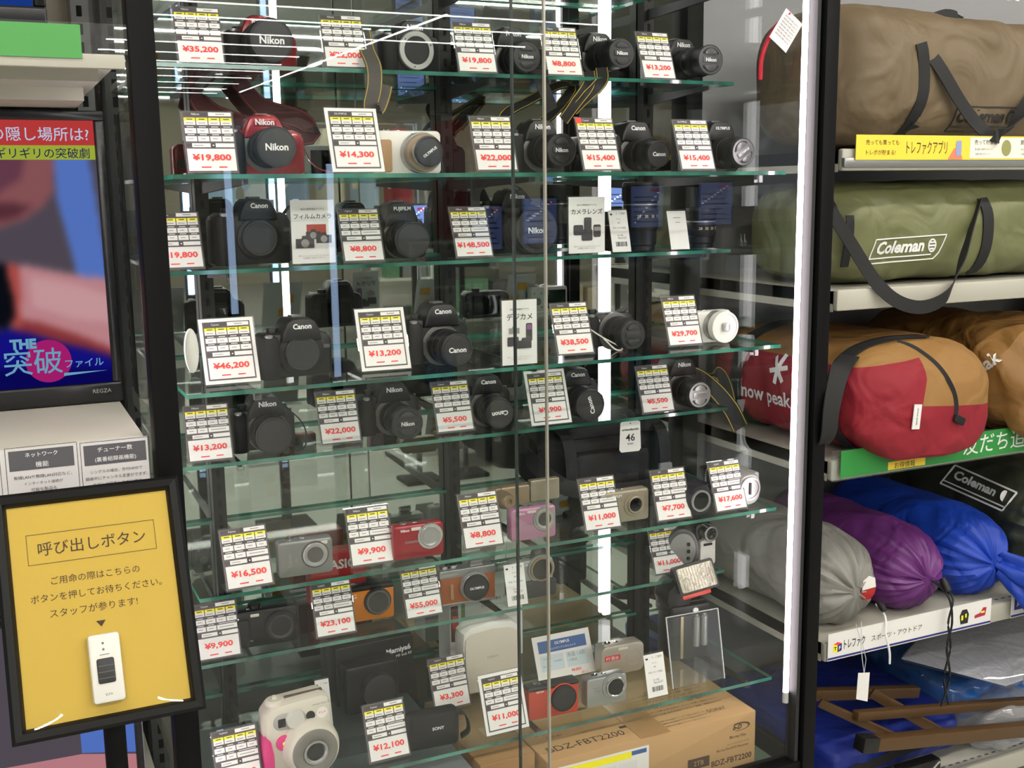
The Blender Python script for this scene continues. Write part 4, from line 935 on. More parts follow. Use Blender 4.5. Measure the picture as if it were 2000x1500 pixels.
# ------------------------------------------------------------------ cartons on the cabinet floor
def carton(name, label, x0, x1, y0, y1, z0, z1, m, rz=0):
    t = thing(name, label, 'box', ((x0+x1)/2, (y0+y1)/2, z0), rz); a, b, h = (x1-x0)/2, (y1-y0)/2, z1-z0
    MB().rbox(-a, a, -b, b, 0, h, .002, .002).build('carton', m, t); return t, a, b, h
t, a, b, h = carton('recorder_carton', 'long brown cardboard box of a disc recorder at the front of the cabinet floor', .775, 1.20, .045, .345, .4588, .566, KRF)
m = MB(); y = -b-.0004
m.text('BDZ-FBT2200', a-.052, .024, y, w=.088, bold=.02, mi=0); m.text('Blu-ray Disc/DVD Recorder', a-.050, .046, y, w=.07); m.text('ブルーレイディスクレコーダー', a-.038, .054, y, w=.05)
m.text('2TB', -.0+.09, .034, y, h=.010); m.extr([(x, z) for x, z in rrect(.066, .112, .024, .044, .001)], y-.0001, y, 0, 0); 
m.text('2TB', .089, .034, y-.0004, h=.009, mi=1)
# disc mark
cx, cz = a-.035, .084
pts = [(cx+.022*math.cos(u), cz+.008*math.sin(u)) for u in [R(k*10) for k in range(-12, 14)]]+[(cx+.018*math.cos(u), cz-.001+.006*math.sin(u)) for u in [R(k*10) for k in range(13, -13, -1)]]
m.extr(pts, y-.0001, y, 0, 0); m.text('b-D', cx-.006, cz, y-.0003, w=.020, bold=.04, shear=.3); m.text('Blu-ray Disc', cx-.004, cz-.018, y, w=.036, bold=.01)
m.rect(-a+.005, -.015, .02, h-.014, y, 2); m.rect(-a+.01, -.05, h-.030, h-.018, y-.0003, 3); m.rect(-.05, -.02, h-.026, h-.018, y-.0003, 4)
for k in range(4): m.rect(-a+.01+k*.042, -a+.048+k*.042, .026, h-.036, y-.0003, 5)
F = lambda q: V((q[0], q[2], h+.0004))
def ttop(tx, x, yy, w): m.text(tx, x, yy, 0, w=w, fn=F, mi=0)
ttop('BDZ-FBT2200', -.12, -.115, .15)
for k in range(7): ttop('本製品の使用上のご注意 必ずお読みください 設置・接続について', .085, -.01-k*.013, .19)
for k in range(3): ttop('液晶テレビとの接続 HDMI端子 アンテナ線 B-CASカード', .06, -.112-k*.01, .13)
ttop('Blu-ray 3D', -.13, -.055, .05); ttop('SONY', .15, -.115, .04); ttop('DOLBY', -.16, -.075, .03)
m.v = [V(p) for p in m.v]
for x, yy in ((-.075, -.004), (-.028, -.098)): m.add([F((x-.016, 0, yy-.004)), F((x+.016, 0, yy-.004)), F((x+.016, 0, yy+.004)), F((x-.016, 0, yy+.004))], [(0, 1, 2, 3)], 0)
m.build('printing', [mat('kraft_ink', (84, 66, 52), .7), KRF, PAPER, YEL, bpy.data.materials['print_blue'], mat('print_pale', (226, 226, 222), .7)], t, recalc=False)
MB().box(-.03, .03, -b+.0, b, h, h+.0008).build('packing_tape', mat('packing_tape', (176, 138, 90), .3), t)
carton('brown_carton', 'plain brown carton between the dark box and the recorder box', .665, .765, .07, .33, .4588, .575, KRFD)
t, a, b, h = carton('slate_box', 'large dark slate coloured box under the left of the bottom shelf', .235, .645, .03, .39, .4588, .584, mat('slate_card', (112, 116, 120), .45))
MB().rbox(-a+.02, a-.04, -.03, .03, h, h+.002, .01, .0005).build('label_panel', mat('slate_panel', (84, 87, 90), .4), t)
# ------------------------------------------------------------------ camping rack right of the cabinet
RX0, RX1, RYF, RYB = 1.366, 2.75, .03, .50
rk = thing('store_rack', 'white steel shelf rack full of camping bags on the right', 'shelf rack', (2.0, .25, 0)); RL = V((2.0, .25, 0))
def rpart(mb, name, m, label=None):
    mb.v = [p-RL for p in mb.v]; o = mb.build(name, m, rk)
    if label: o['label'] = label
    return o
rpart(MB().box(RX0, RX1, RYB, RYB+.02, .05, 2.3), 'back_panel', mat('rack_panel', (142, 142, 144), .6))
m = MB()
for k in range(40): m.box(1.6+k*.03, 1.612+k*.03, RYB-.001, RYB, 1.93, 1.935)
rpart(m, 'perforation', INKW)
RZ_ = (1.562, 1.322, 1.018, .676, .34)
for z in RZ_:
    m = MB(); m.box(RX0-.035, RX1, RYF, RYB, z-.022, z); m.rbox(RX0-.035, RX1, RYF-.012, RYF, z-.034, z+.003, .004, .003)
    m.box(RX0-.035, RX0-.033, RYF, RYB, z-.036, z)
    for k in range(70): m.box(RX0+k*.02, RX0+.010+k*.02, RYF+.012, RYF+.016, z, z+.0004, 1)
    rpart(m, 'shelf_board', [SHW, RGR])
rpart(MB().box(RX0-.035, RX1, RYF, RYB, .02, .1), 'base', SHW)
for z in RZ_[:1]: rpart(MB().rbox(RX0-.035, RX1, RYF-.018, RYF-.010, z-.028, z-.012, .002, .001), 'price_rail', ALU, 'aluminium price rail')
rpart(MB().box(RX0-.035, RX1, RYF-.016, RYF-.0125, RZ_[2]-.034, RZ_[2]+.022), 'price_rail', ACR)
# ---- shelf edge signs
def strip(name, label, x0, x1, z0, z1, y, base, draw, mats):
    t = thing(name, label, 'sign', ((x0+x1)/2, y, z0)); W, H = (x1-x0)/2, z1-z0
    o = MB().box(-W, W, 0, .0012, 0, H).build('board', base, t)
    m = MB(); draw(m, W, H); m.build('printing', mats, o, recalc=False); return t
yb = RYF-.0205
xa = atY(1672, 290, yb).x
SY = mat('sign_yellow', (250, 214, 66), .55)
def d1(m, W, H):
    y = -.0004
    m.text('売っても買っても', -W+.058, H*.70, y, w=.074); m.text('トレポが貯まる!', -W+.055, H*.30, y, w=.066)
    m.text('トレファクアプリ', -W+.160, H*.5, y, w=.095, h=H*.55)
    m.extr([(-W+.21, 0.001), (-W+.245, .001), (-W+.24, H*.3), (-W+.225, H*.5)], y-.0002, y, 0, 1)
    m.extr(rrect(-W+.228, -W+.241, H*.16, H*.80, .003), y-.0006, y-.0003, 0, 2)
    m.rect(-W+.262, W, H*.06, H*.94, y, 3)
    for k in (0, 1, 2):
        x = -W+.30+k*.115
        m.text('買って貯まる' if k else '売って貯まる', x, H*.74, y-.0003, w=.055); m.text('売る度に100円で1ポイント', x-.004, H*.44, y-.0003, w=.044); m.text('店頭で使えるポイント', x-.006, H*.24, y-.0003, w=.036)
        m.extr([(x+.052+.012*math.cos(a), H*.5+.0145*math.sin(a)) for a in [2*PI*q/24 for q in range(24)]], y-.0005, y-.0003, 0, 4)
strip('shelf_edge_banner', 'yellow and white shelf edge banner with black lettering under the brown bag', xa, xa+.62, RZ_[0]-.016, RZ_[0]+.026, yb, SY, d1, [INKK, mat('print_orange', (236, 130, 100), .6), mat('print_phone', (150, 160, 200), .4), mat('print_cream', (240, 236, 220), .6), mat('print_olive', (150, 150, 90), .6)])
yb = RYF-.018
xa = atY(1640, 900, yb).x
SG = mat('sign_green', (46, 142, 62), .5)
def d2(m, W, H):
    y = -.0004
    m.text('友だち追加', .02, H*.55, y, w=.20, bold=.03)
strip('shelf_edge_banner', 'green shelf edge banner with white lettering under the red and mustard bag', xa, xa+.75, RZ_[2]-.028, RZ_[2]+.022, yb-.0032, SG, d2, [INKW])
m = MB(); W_ = .375; m.rect(-W_+.11, -W_+.2, .002, .017, -.0004, 0); m.text('お得情報', -W_+.15, .009, -.0007, w=.05, mi=1); m.build('yellow_panel', [SY, INKK], COL.objects[-1].parent, recalc=False)
xa, xb = atY(1617, 1270, yb).x, atY(1935, 1200, yb).x
def d3(m, W, H):
    y = -.0004
    m.rect(-W, W, .002, .006, y, 2)
    x, z, k = -W+.022, H*.5, .010
    m.quad([(x-k, y, z-k), (x, y, z-k*1.2), (x, y, z+k*.2), (x-k, y, z+k*.4)], 3); m.quad([(x, y, z-k*1.2), (x+k, y, z-k), (x+k, y, z+k*.4), (x, y, z+k*.2)], 2); m.quad([(x-k, y, z+k*.4), (x, y, z+k*.2), (x+k, y, z+k*.4), (x, y, z+k*.8)], 4)
    m.text('T', x-k*.5, z-k*.4, y-.0003, h=k*.7, bold=.04); m.text('F', x+k*.5, z-k*.4, y-.0003, h=k*.7, mi=1, bold=.04)
    m.text('トレファク', -W+.062, H*.5, y, w=.05, h=H*.36, bold=.03); m.text('スポーツ・アウトドア', -W+.165, H*.5, y, w=.125)
    x = W-.072; m.extr([(x-.009, z-.014), (x+.010, z-.014), (x+.012, z+.004), (x+.006, z+.015), (x-.006, z+.015), (x-.012, z+.004)], y-.0002, y, 0, 0); m.rect(x-.008, x-.003, z-.006, z+.004, y-.0004, 3); m.rect(x+.002, x+.006, z-.002, z+.006, y-.0004, 3)
    x = W-.028; m.extr([(x-.016, z-.008), (x+.012, z-.006), (x+.015, z+.010), (x+.006, z+.011), (x-.002, z+.001), (x-.016, z-.002)], y-.0002, y, 0, 5); m.rect(x+.0, x+.010, z+.0, z+.004, y-.0004, 3)
strip('shelf_edge_sign', 'white sign with a coloured cube mark under the grey and purple rolls', xa, xb, RZ_[3]-.030, RZ_[3]+.022, yb, PAPER, d3, [INKK, INKW, mat('print_navy', (44, 44, 130), .6), YEL, INKR, mat('print_magenta', (180, 40, 80), .6)])
xc = atY(1975, 1190, yb).x
def d4(m, W, H):
    m.rect(-W, W, .002, .006, -.0004, 1); m.rect(-W+.008, -W+.05, H*.30, H*.85, -.0004, 1); m.text('買取', -W+.03, H*.58, -.0007, w=.034, mi=0, bold=.02)
strip('shelf_edge_sign', 'white sign with a white-on-blue character at the right edge of the picture', xc, xc+.3, RZ_[3]-.030, RZ_[3]+.022, yb, PAPER, d4, [INKW, bpy.data.materials['print_navy']])

# ---- bags
def fabric(name, rgb, rough=.6, bump=.9, bs=8):
    m = mat(name, rgb, rough, bump=bump, bscale=bs, var=.06, vscale=14)
    for n in m.node_tree.nodes:
        if n.type == 'BUMP': n.inputs['Distance'].default_value = .022
        if n.type == 'TEX_NOISE' and abs(n.inputs['Scale'].default_value-bs) < 1e-6: n.inputs['Distortion'].default_value = 1.2; n.inputs['Detail'].default_value = 2.5; n.inputs['Roughness'].default_value = .42
    return m
def duffel(x0, x1, yc, z0, ry, rz, amp=.006, ex=.6, seed=0, nose=.16, n=56, na=64, squash=0.):
    rings = []
    for k in range(n+1):
        f = k/n; d = min(f, 1-f); e = min(1, d/nose); e = (1-(1-e)**2.6)**.5 if e < 1 else 1; e = .42+.58*e
        if k in (0, n): e *= .6
        x = x0+(x1-x0)*(f if 0 < k < n else f); ring = []
        for q in range(na):
            a = 2*PI*q/na; c, s = math.cos(a), math.sin(a)
            w = 1+amp/ry*(noise.noise(V((x*9, c*2.2, s*2.2+seed)))*1.6+noise.noise(V((x*30, c*3, s*3+seed*2)))*.7)
            y = yc+ry*e*w*math.copysign(abs(c)**ex, c); z = z0+rz+rz*(.3+.7*e)*w*math.copysign(abs(s)**ex, s)-squash*(f-.5)
            ring.append(V((x, y, max(z0+.0006*(1+abs(c)), z))))
        rings.append(ring)
    return MB().loft(rings)
def on(b, p, d, off=.0012):
    # drop a point onto a surface along d
    h = b.ray_cast(V(p)-V(d)*1.5, V(d)); return h[0]-V(d)*off if h[0] is not None else b.find_nearest(V(p))[0]-V(d)*off
def logo_front(m, b, cx, cz, w, mi, y, rot=0., shear=.25):
    # outlined badge with a lantern mark, laid on the front of a bag
    fn = lambda q: on(b, (q[0], 0, q[2]), (0, 1, 0))
    h = w*.26
    m.text('Coleman', cx-w*.07, cz+h*.12, y, w=w*.66, mi=mi, bold=.035, shear=shear, fn=fn, rot=rot)
    sl = h*.28; L = [(-w/2, -h*.5), (w/2-h*.3, -h*.5), (w/2-h*.02, -h*.25), (w/2+sl, h*.5), (-w/2+sl, h*.5)]
    path = []
    for i in range(len(L)):
        p, q = L[i], L[(i+1) % len(L)]
        for k in range(14): path.append((p[0]+(q[0]-p[0])*k/14, p[1]+(q[1]-p[1])*k/14))
    path.append(L[0]); path2 = [(-w/2+sl*.25+k*(w*.86)/20, -h*.30) for k in range(21)]
    c, s = math.cos(rot), math.sin(rot)
    for pp in (path, path2): m.ribbon([fn((cx+u*c-v*s, 0, cz+u*s+v*c)) for u, v in pp], (0, 0, 1) if pp is path2 else [V((-(pp[min(i+1, len(pp)-1)][1]-pp[max(i-1, 0)][1]), 0, pp[min(i+1, len(pp)-1)][0]-pp[max(i-1, 0)][0])) for i in range(len(pp))], w*.013, .0008, mi)
    ring = [(cx+w*.38+w*.055*math.cos(a), cz+h*.12+w*.068*math.sin(a)) for a in [2*PI*k/24 for k in range(25)]]
    m.ribbon([fn((u, 0, v)) for u, v in ring], [V((u-cx-w*.38, 0, v-cz-h*.12)) for u, v in ring], w*.018, .0008, mi)
    for dz, ww in ((.035, .035), (.0, .05), (-.035, .03)): m.ribbon([fn((cx+w*.38+w*u*ww, 0, cz+h*.12+w*dz)) for u in (-1, 0, 1)], (0, 0, 1), w*.02, .0008, mi)
def bag(label, name='duffel_bag'): return thing(name, label, 'bag')
def wrap(b, x, z0, z1, yfar, n=14):
    return [on(b, (x, 0, z0+(z1-z0)*k/n), (0, 1, 0), .002) for k in range(n+1)]
# brown bag
t = bag('large brown camping bag with black handles on the top shelf of the rack')
mb = duffel(1.395, 2.12, .235, RZ_[0]+.001, .170, .128, .007, .62, 3, .14, squash=.03); mb.build('body', fabric('brown_nylon', (108, 92, 68)), t); b = mb.bvh()
xs = atY(1800, 150, .07).x
m = MB(); top = V((xs+.0, .10, RZ_[0]+.205))
m.ribbon([on(b, (xs-.01+.012*math.sin(k*.3), 0, RZ_[0]+.19-.185*k/14), (0, 1, 0), .002) for k in range(15)], (1, 0, 0), .026, .002)
m.build('side_strap', STRP, t)
pl = [atY(1795, 78, .085), atY(1835, 130, .062), atY(1880, 205, .05), atY(1918, 252, .035), atY(1950, 266, .005), atY(1985, 235, .035), atY(2040, 150, .06)]
MB().ribbon(curve_pts(pl, 36), [V((1, 0, .55))]*37 if False else (1, 0, .7), .026, .002).build('handle', STRP, t)
MB().ribbon(curve_pts([atY(1738, 40, .16), atY(1775, 30, .17), atY(1812, 38, .17), atY(1850, 28, .17), atY(1872, 34, .17), atY(1850, 46, .17)], 24), (0, .6, 1), .022, .004).build('top_loop', STRP, t)
m = MB(); logo_front(m, b, atY(1925, 237, .07).x, atY(1925, 233, .07).z, .17, 0, 0); m.build('lettering', INKK, t, recalc=False)
p = atY(1508, 58, .12)
g = thing('hang_tag', 'white paper tag with small print on a red cord, hanging from the brown bag', 'tag', (p.x+.03, .12, p.z), 0)
# tag stands beside the bag end, tied to it
o = MB().box(-.022, .022, 0, .0006, -.03, .03, 0, RY(R(35))).build('paper', PAPER, g)
m = MB()
for k in range(7): m.text('取扱注意 お問い合わせ', 0, .02-k*.006, -.0004, w=.034, T=RY(R(35)))
m.build('printing', INKK, o, recalc=False)
MB().tube(curve_pts([(.008, .003, .03), (-.02, .01, .0), (-.034, .02, -.04), (-.030, .03, -.08)], 16), .004, 0, 8).build('cord', mat('red_cord', (190, 30, 50), .5), g)
# green bag
t = bag('olive green camping bag with a white outlined logo on the second shelf of the rack')
mb = duffel(1.36, 1.985, .20, RZ_[1]+.001, .150, .094, .005, .60, 8, .13, squash=.0); mb.build('body', fabric('olive_nylon', (110, 112, 74), .48), t); b = mb.bvh()
m = MB(); logo_front(m, b, atY(1770, 487, .05).x, atY(1770, 487, .05).z, .165, 0, 0, .03); lp(m.build('lettering', INKW, t, recalc=False), 'white outlined lettering')
for px in (1622, 1912):
    x = atY(px, 470, .06).x; m = MB(); m.ribbon([on(b, (x+.006*math.sin(k*.25), 0, RZ_[1]+.155-.15*k/14), (0, 1, 0), .0015) for k in range(15)], (1, 0, 0), .026, .002); m.build('side_strap', STRP, t)
pl = [atY(1618, 395, .055), atY(1625, 415, .04), atY(1665, 480, .03), atY(1710, 550, .012), atY(1752, 588, -.006), atY(1800, 600, -.01), atY(1845, 582, -.004), atY(1868, 540, .014), atY(1890, 470, .03), atY(1912, 392, .055)]
MB().ribbon(curve_pts(pl, 54), [V((1, 0, .8))]*3 if False else (.5, 0, 1), .024, .002).build('handle', STRP, t)
# red and mustard bag, lying front to back
RED_F, MUS = fabric('red_canvas', (142, 20, 38), .7), fabric('mustard_canvas', (176, 128, 62), .7)
def lying(xc, z0, rx, rz, y0, y1, ex=.72, amp=.006, seed=0, n=40, na=64, nose=.16, mf=None, drop=0., tail=.6, skew=0.):
    rings = []
    for k in range(n+1):
        f = k/n; d = f if f < .5 else 1-f; e = min(1, d/nose); e = (1-(1-e)**2.4)**.5 if e < 1 else 1; lo = .30 if f < .5 else tail; e = lo+(1-lo)*e
        if k == 0: e *= .45
        y = y0+(y1-y0)*f; ring = []; xo = xc+skew*f
        for q in range(na):
            a = 2*PI*q/na; c, s = math.cos(a), math.sin(a)
            w = 1+amp/rx*(noise.noise(V((y*9, c*2.2+seed, s*2.2)))*1.6+noise.noise(V((y*28, c*4, s*4+seed)))*.6)
            z = z0+rz+rz*(.25+.75*e)*w*math.copysign(abs(s)**ex, s)
            dz = drop*max(0, (RYF-.012-y))*8
            ring.append(V((xo+rx*e*w*math.copysign(abs(c)**ex, c), y, max(z0+.0005-(dz if y < RYF-.016 else 0), z-dz*.5))))
        rings.append(ring)
    mb = MB(); mb.loft(rings, 0, None, True, mf); return mb
t = bag('red bag with a mustard top and black handles lying with its end towards the viewer')
mb = lying(1.520, RZ_[2]+.001, .168, .104, -.055, .455, .68, .006, 4, drop=.10, nose=.20, n=80, na=160)
# two cloths: mustard over the top and the right front panel, red elsewhere
nt = RED_F.node_tree; L_ = nt.links; bs_ = nt.nodes['Principled BSDF']
tc_ = nt.nodes.new('ShaderNodeTexCoord'); sx_ = nt.nodes.new('ShaderNodeSeparateXYZ'); L_.new(tc_.outputs['Object'], sx_.inputs[0])
def mth(op, a, b, c=None):
    n = nt.nodes.new('ShaderNodeMath'); n.operation = op
    for k_, v_ in enumerate((a, b) if c is None else (a, b, c)):
        if isinstance(v_, (int, float)): n.inputs[k_].default_value = v_
        else: L_.new(v_, n.inputs[k_])
    return n.outputs[0]
u_ = mth('MULTIPLY_ADD', sx_.outputs['X'], 1/.168, -1.520/.168); v_ = mth('MULTIPLY_ADD', sx_.outputs['Z'], 1/.208, -RZ_[2]/.208)
bow = mth('MULTIPLY', mth('SINE', mth('MULTIPLY', v_, 5.), 0), .06)
k1 = mth('GREATER_THAN', mth('MULTIPLY_ADD', u_, -.10, v_), .90)
k2 = mth('MULTIPLY', mth('GREATER_THAN', mth('ADD', u_, bow), -.26), mth('GREATER_THAN', mth('MULTIPLY_ADD', u_, .06, v_), .47))
msk = mth('MAXIMUM', k1, k2)
mx_ = nt.nodes.new('ShaderNodeMix'); mx_.data_type = 'RGBA'
old = bs_.inputs['Base Color'].links[0].from_socket; L_.new(old, mx_.inputs['A']); mx_.inputs['B'].default_value = (*lin((150, 110, 58)), 1)
L_.new(msk, mx_.inputs['Factor']); L_.new(mx_.outputs['Result'], bs_.inputs['Base Color'])
mb.build('body', RED_F, t); b = mb.bvh()

# side lettering on the left flank
fl = lambda q: on(b, (0, q[0], q[2]), (1, 0, 0), .0015)
m = MB(); m.text('snow peak', 0, 0, 0, w=.17, bold=.02, fn=lambda q: on(b, (1.2, .245-q[0], RZ_[2]+.082+q[2]), (1, 0, 0), .0015))
for k in range(3):
    a = PI*k/3+.2; m.ribbon([on(b, (1.2, .200-.026*f*math.cos(a), RZ_[2]+.142+.030*f*math.sin(a)), (1, 0, 0), .0015) for f in (-1, -.5, 0, .5, 1)], (0, -math.sin(a), -math.cos(a)), .009, .001)
lp(m.build('lettering', INKW, t, recalc=False), 'white lettering and snowflake mark')
def hoop(y, wdt):
    pts = []
    for k in range(0, 27):
        a = R(200-k*220/26) if False else R(215-k*150/26); d = V((-math.cos(a), 0, -math.sin(a)))
        pts.append(on(b, V((1.520, y, RZ_[2]+.10)), d, .002))
    return pts
m = MB(); 
pts = [on(b, V((1.520, .045, RZ_[2]+.10)), V((-math.cos(R(a)), 0, -math.sin(R(a)))), .0025) for a in range(70, 236, 6)]
m.ribbon(pts, (0, 1, 0), .034, .0025); m.build('side_strap', STRP, t); m = MB()
pts = [on(b, V((1.520, .33, RZ_[2]+.10)), V((-math.cos(R(a)), 0, -math.sin(R(a)))), .0025) for a in range(90, 236, 6)]
m.ribbon(pts, (0, 1, 0), .034, .0025); m.build('side_strap', STRP, t)
pl = [atY(1660, 695, .03), atY(1640, 725, .0), atY(1625, 790, -.02), atY(1618, 850, -.02), atY(1605, 872, .0)]
MB().ribbon(curve_pts(pl, 24), (1, 0, .2), .034, .0025).build('handle', STRP, t)
pts = [p for p in (hit(b, *q, .002) for q in ((1752, 667), (1780, 676), (1806, 692), (1830, 712), (1850, 738), (1864, 768), (1868, 796), (1866, 812))) if p]
m = MB(); m.ribbon(curve_pts(pts, 30), (1, -.5, .3), .007, .003); m.build('zip', STRP, t)
p = pts[-1]; MB().rbox(-.004, .022, -.006, -.001, -.011, .003, .003, .001, 0, TR(*p) @ RY(R(25))).build('zip_pull', RUB, t)
p = hit(b, 1790, 814)
T_ = TR(*p) @ RZ(R(8)) @ RY(R(6))
o = MB().box(-.010, .010, -.0015, .0, -.022, .022, 0, T_).build('woven_label', PAPER, t)
m = MB(); m.text('snow peak', 0, -.0, -.0018, w=.03, T=T_ @ RY(R(90))); m.build('label_lettering', INKK, o, recalc=False)
# mustard bag beside it
t = bag('mustard bag with white lettering at the right edge of the rack, drooping over the shelf')
mb = lying(1.862, RZ_[2]+.001, .145, .112, -.05, .44, .8, .010, 9, drop=.0, nose=.30, n=60, na=96, tail=.6)
for n_, p in enumerate(mb.v):
    k_ = max(0, (.06-p.y)/.11); mb.v[n_] = V((p.x-.012*k_, p.y-.006*k_, p.z-.052*k_**1.5 if p.y < RYF-.02 else p.z))
mb.build('body', fabric('mustard_nylon', (134, 96, 46), .6, .8, 12), t); b = mb.bvh()
def by_sight(b, px, py, sc, ang):
    c_, s_ = math.cos(R(ang)), math.sin(R(ang))
    def fn(q):
        u, v = q[0]*sc, q[2]*sc; h = hit(b, px+u*c_-v*s_, py-(u*s_+v*c_), .002)
        return h if h is not None else V((px*0+2.3, .3, 1.1))
    return fn
m = MB(); m.text('peak', 0, 0, 0, w=.070, bold=.03, fn=by_sight(b, 1924, 716, 1000, 36)); m.build('lettering', INKW, t, recalc=False)
t = bag('dark brown bag at the back of the third shelf by the right picture edge')
p = atY(1950, 640, .38)
mb = lying(p.x+.04, RZ_[2]+.001, .12, .125, .20, .47, .8, .005, 5, nose=.3); 
mb.v = [V((v.x+.22, v.y, v.z)) for v in mb.v]
mb.build('body', fabric('dark_brown_nylon', (58, 46, 38), .6), t)
p = atY(1995, 610, .25); t2 = p
# sleeping bag rolls
def roll(label, xc, z0, r, m0, y0=.035, y1=.47, seed=0, pleats=22, hole=None, gather=.22, rz=None, droop=0):
    t = thing('sleeping_bag', label, 'sleeping bag', (xc, y0, z0)); n, na = 46, 96; rings = []; rz = rz or r
    for k in range(n+1):
        f = k/n; y = (y1-y0)*f; e = min(1, f/gather); s0 = (1-(1-e)**2.1)**.5 if e < 1 else 1; s0 = .13+.87*s0
        if f > .88: s0 *= (1-((f-.88)/.12)**2*.75)
        g = max(0, 1-f/(gather*1.5)); ring = []
        for q in range(na):
            a = 2*PI*q/na; c, s = math.cos(a), math.sin(a)
            pl = 1+.055*g*math.sin(pleats*a+3*noise.noise(V((a*2, seed, 0))))*(.3+.7*s0)+.03*noise.noise(V((c*2+seed, s*2, f*9)))*1.5
            ring.append(V((r*s0*pl*c, y+.012*g*noise.noise(V((c*4, s*4, seed))), max(.0006, rz+(rz-.0005)*s0*pl*s-(rz*.12*g)))))
        rings.append(ring)
    mb = MB(); mb.loft(rings); mb.build('body', m0, t); return t, mb
t, mb = roll('grey rolled sleeping bag with a red lining patch at its end, fourth shelf', 1.415, RZ_[3]+.001, .092, fabric('grey_nylon', (142, 140, 134), .42), seed=1)
m = MB(); m.lathe([(-.004, .022), (-.010, .020), (-.012, .012), (-.012, 0)], 0, TR(.03, .012, .080), 28); m.build('lining', mat('red_lining', (176, 34, 34), .5), t)
MB().extr([(-.016, .0), (.017, .002), (.014, .02), (.0, .026), (-.014, .018)], -.0145, -.013, 0, 0, TR(.03, .013, .082)).build('care_label', PAPER, t)
MB().tube(curve_pts([(.05, .0, .05), (.055, -.02, .03), (.045, -.035, .0), (.05, -.04, -.03), (.052, -.04, -.055)], 20), .0022, 0, 6).build('drawstring', INKW, t)
m = MB(); m.lathe([(0, .006), (.012, .007), (.02, .005), (.02, 0)], 0, TR(.048, -.025, .045) @ RX(.6), 14); m.build('cord_lock', CAPD, t)
t, mb = roll('purple rolled sleeping bag with a black cord hanging from its gathered end', 1.592, RZ_[3]+.001, .086, fabric('purple_nylon', (104, 44, 116), .42), seed=2, pleats=26)
m = MB()
for sx in (-.004, .006): m.tube(curve_pts([(.012, .002, .075), (.024+sx, -.035, .05), (.022-sx, -.042, .0), (.020+sx, -.042, -.05), (.022-sx*1.5, -.042, -.11), (.020+sx*2, -.04, -.17)], 30), .0022, 0, 6)
m.build('drawstring', CAPD, t)
m = MB(); m.lathe([(0, .007), (.016, .008), (.026, .005), (.026, 0)], 0, TR(.018, -.036, .062) @ RX(.9), 14); m.build('cord_lock', CAPD, t)
t, mb = roll('bright blue rolled sleeping bag with a ruffled end on the fourth shelf', 1.768, RZ_[3]+.001, .090, fabric('blue_nylon', (14, 62, 176), .5), seed=5, pleats=24)
mf_ = MB(); rings = []
for k in range(12):
    f = k/11; cx, cyy, cz = .02+.05*f, .006-.075*f, .078-.055*f; r = .022+.030*f
    rings.append([V((cx+r*(1+.28*math.sin(5*a+1.5*f)+.2*noise.noise(V((a*3, f*3, 1))))*math.cos(a)*.8, cyy+.012*math.sin(3*a), cz+r*(1+.24*math.sin(5*a+f*2))*math.sin(a))) for a in [2*PI*q/60 for q in range(60)]])
mf_.loft(rings); mf_.build('ruffle', bpy.data.materials['blue_nylon'], t)
MB().tube(curve_pts([(.03, -.06, .03), (.02, -.07, -.02), (.025, -.07, -.09), (.022, -.07, -.15)], 20), .0016, 0, 6).build('drawstring', INKG, t)
MB().rbox(.035, .070, -.075, -.068, -.018, .022, .004, .002, 0, RY(R(12))).build('buckle', CAPD, t)
t, mb = roll('dark green rolled sleeping bag with white outlined lettering, behind the blue roll', 1.985, RZ_[3]+.001, .125, fabric('dark_green_nylon', (48, 52, 38), .5), seed=8, gather=.14, y0=.03)
wb = MB(); wb.v = [p+V(t.location) for p in mb.v]; wb.f = mb.f; b = wb.bvh(); m = MB(); L0 = V(t.location)
f0 = by_sight(b, 1914, 952, 1000, -24)
fn = lambda q: f0(q)-L0
m.text('Coleman', -.012, .004, 0, w=.088, bold=.04, shear=.1, fn=fn)
box_ = ((-.074, -.024), (.058, -.024), (.070, .020), (-.062, .020))
for (u0, v0), (u1, v1) in zip(box_, box_[1:]+box_[:1]): m.ribbon([fn((u0+(u1-u0)*k/10, 0, v0+(v1-v0)*k/10)) for k in range(11)], (.3, .3, .5) if u0 == u1 else (.6, -.3, .5), .004, .001)
m.ribbon([fn((-.070+.13*k/10, 0, -.016)) for k in range(11)], (.6, -.3, .5), .003, .001)
m.lathe([(0, .012), (-.001, .0)], 0, Matrix.Translation(fn((.050, 0, .004))) , 20)
m.build('lettering', INKW, t, recalc=False)
# white tag on a chain
p = atY(1687, 1340, -.02)
g = thing('hang_tag', 'blank white tag hanging on a clear thread below the white outdoor sign', 'tag', (p.x, -.02, p.z), R(10))
MB().extr([(-.017, .030), (.016, .022), (.013, -.034), (-.020, -.020)], 0, .0007, 0).build('paper', PAPER, g)
m = MB(); m.tube([(0, .0003, .024), (.006, .002, .05), (.003, .012, .085), (.012, .02, .115)], .0007, 0, 6); m.tube([(0, .0003, .024), (-.002, .004, .05), (.001, .012, .085), (-.004, .02, .115)], .0007, 0, 6); m.build('thread', mat('clear_thread', (200, 200, 200), .2), g)
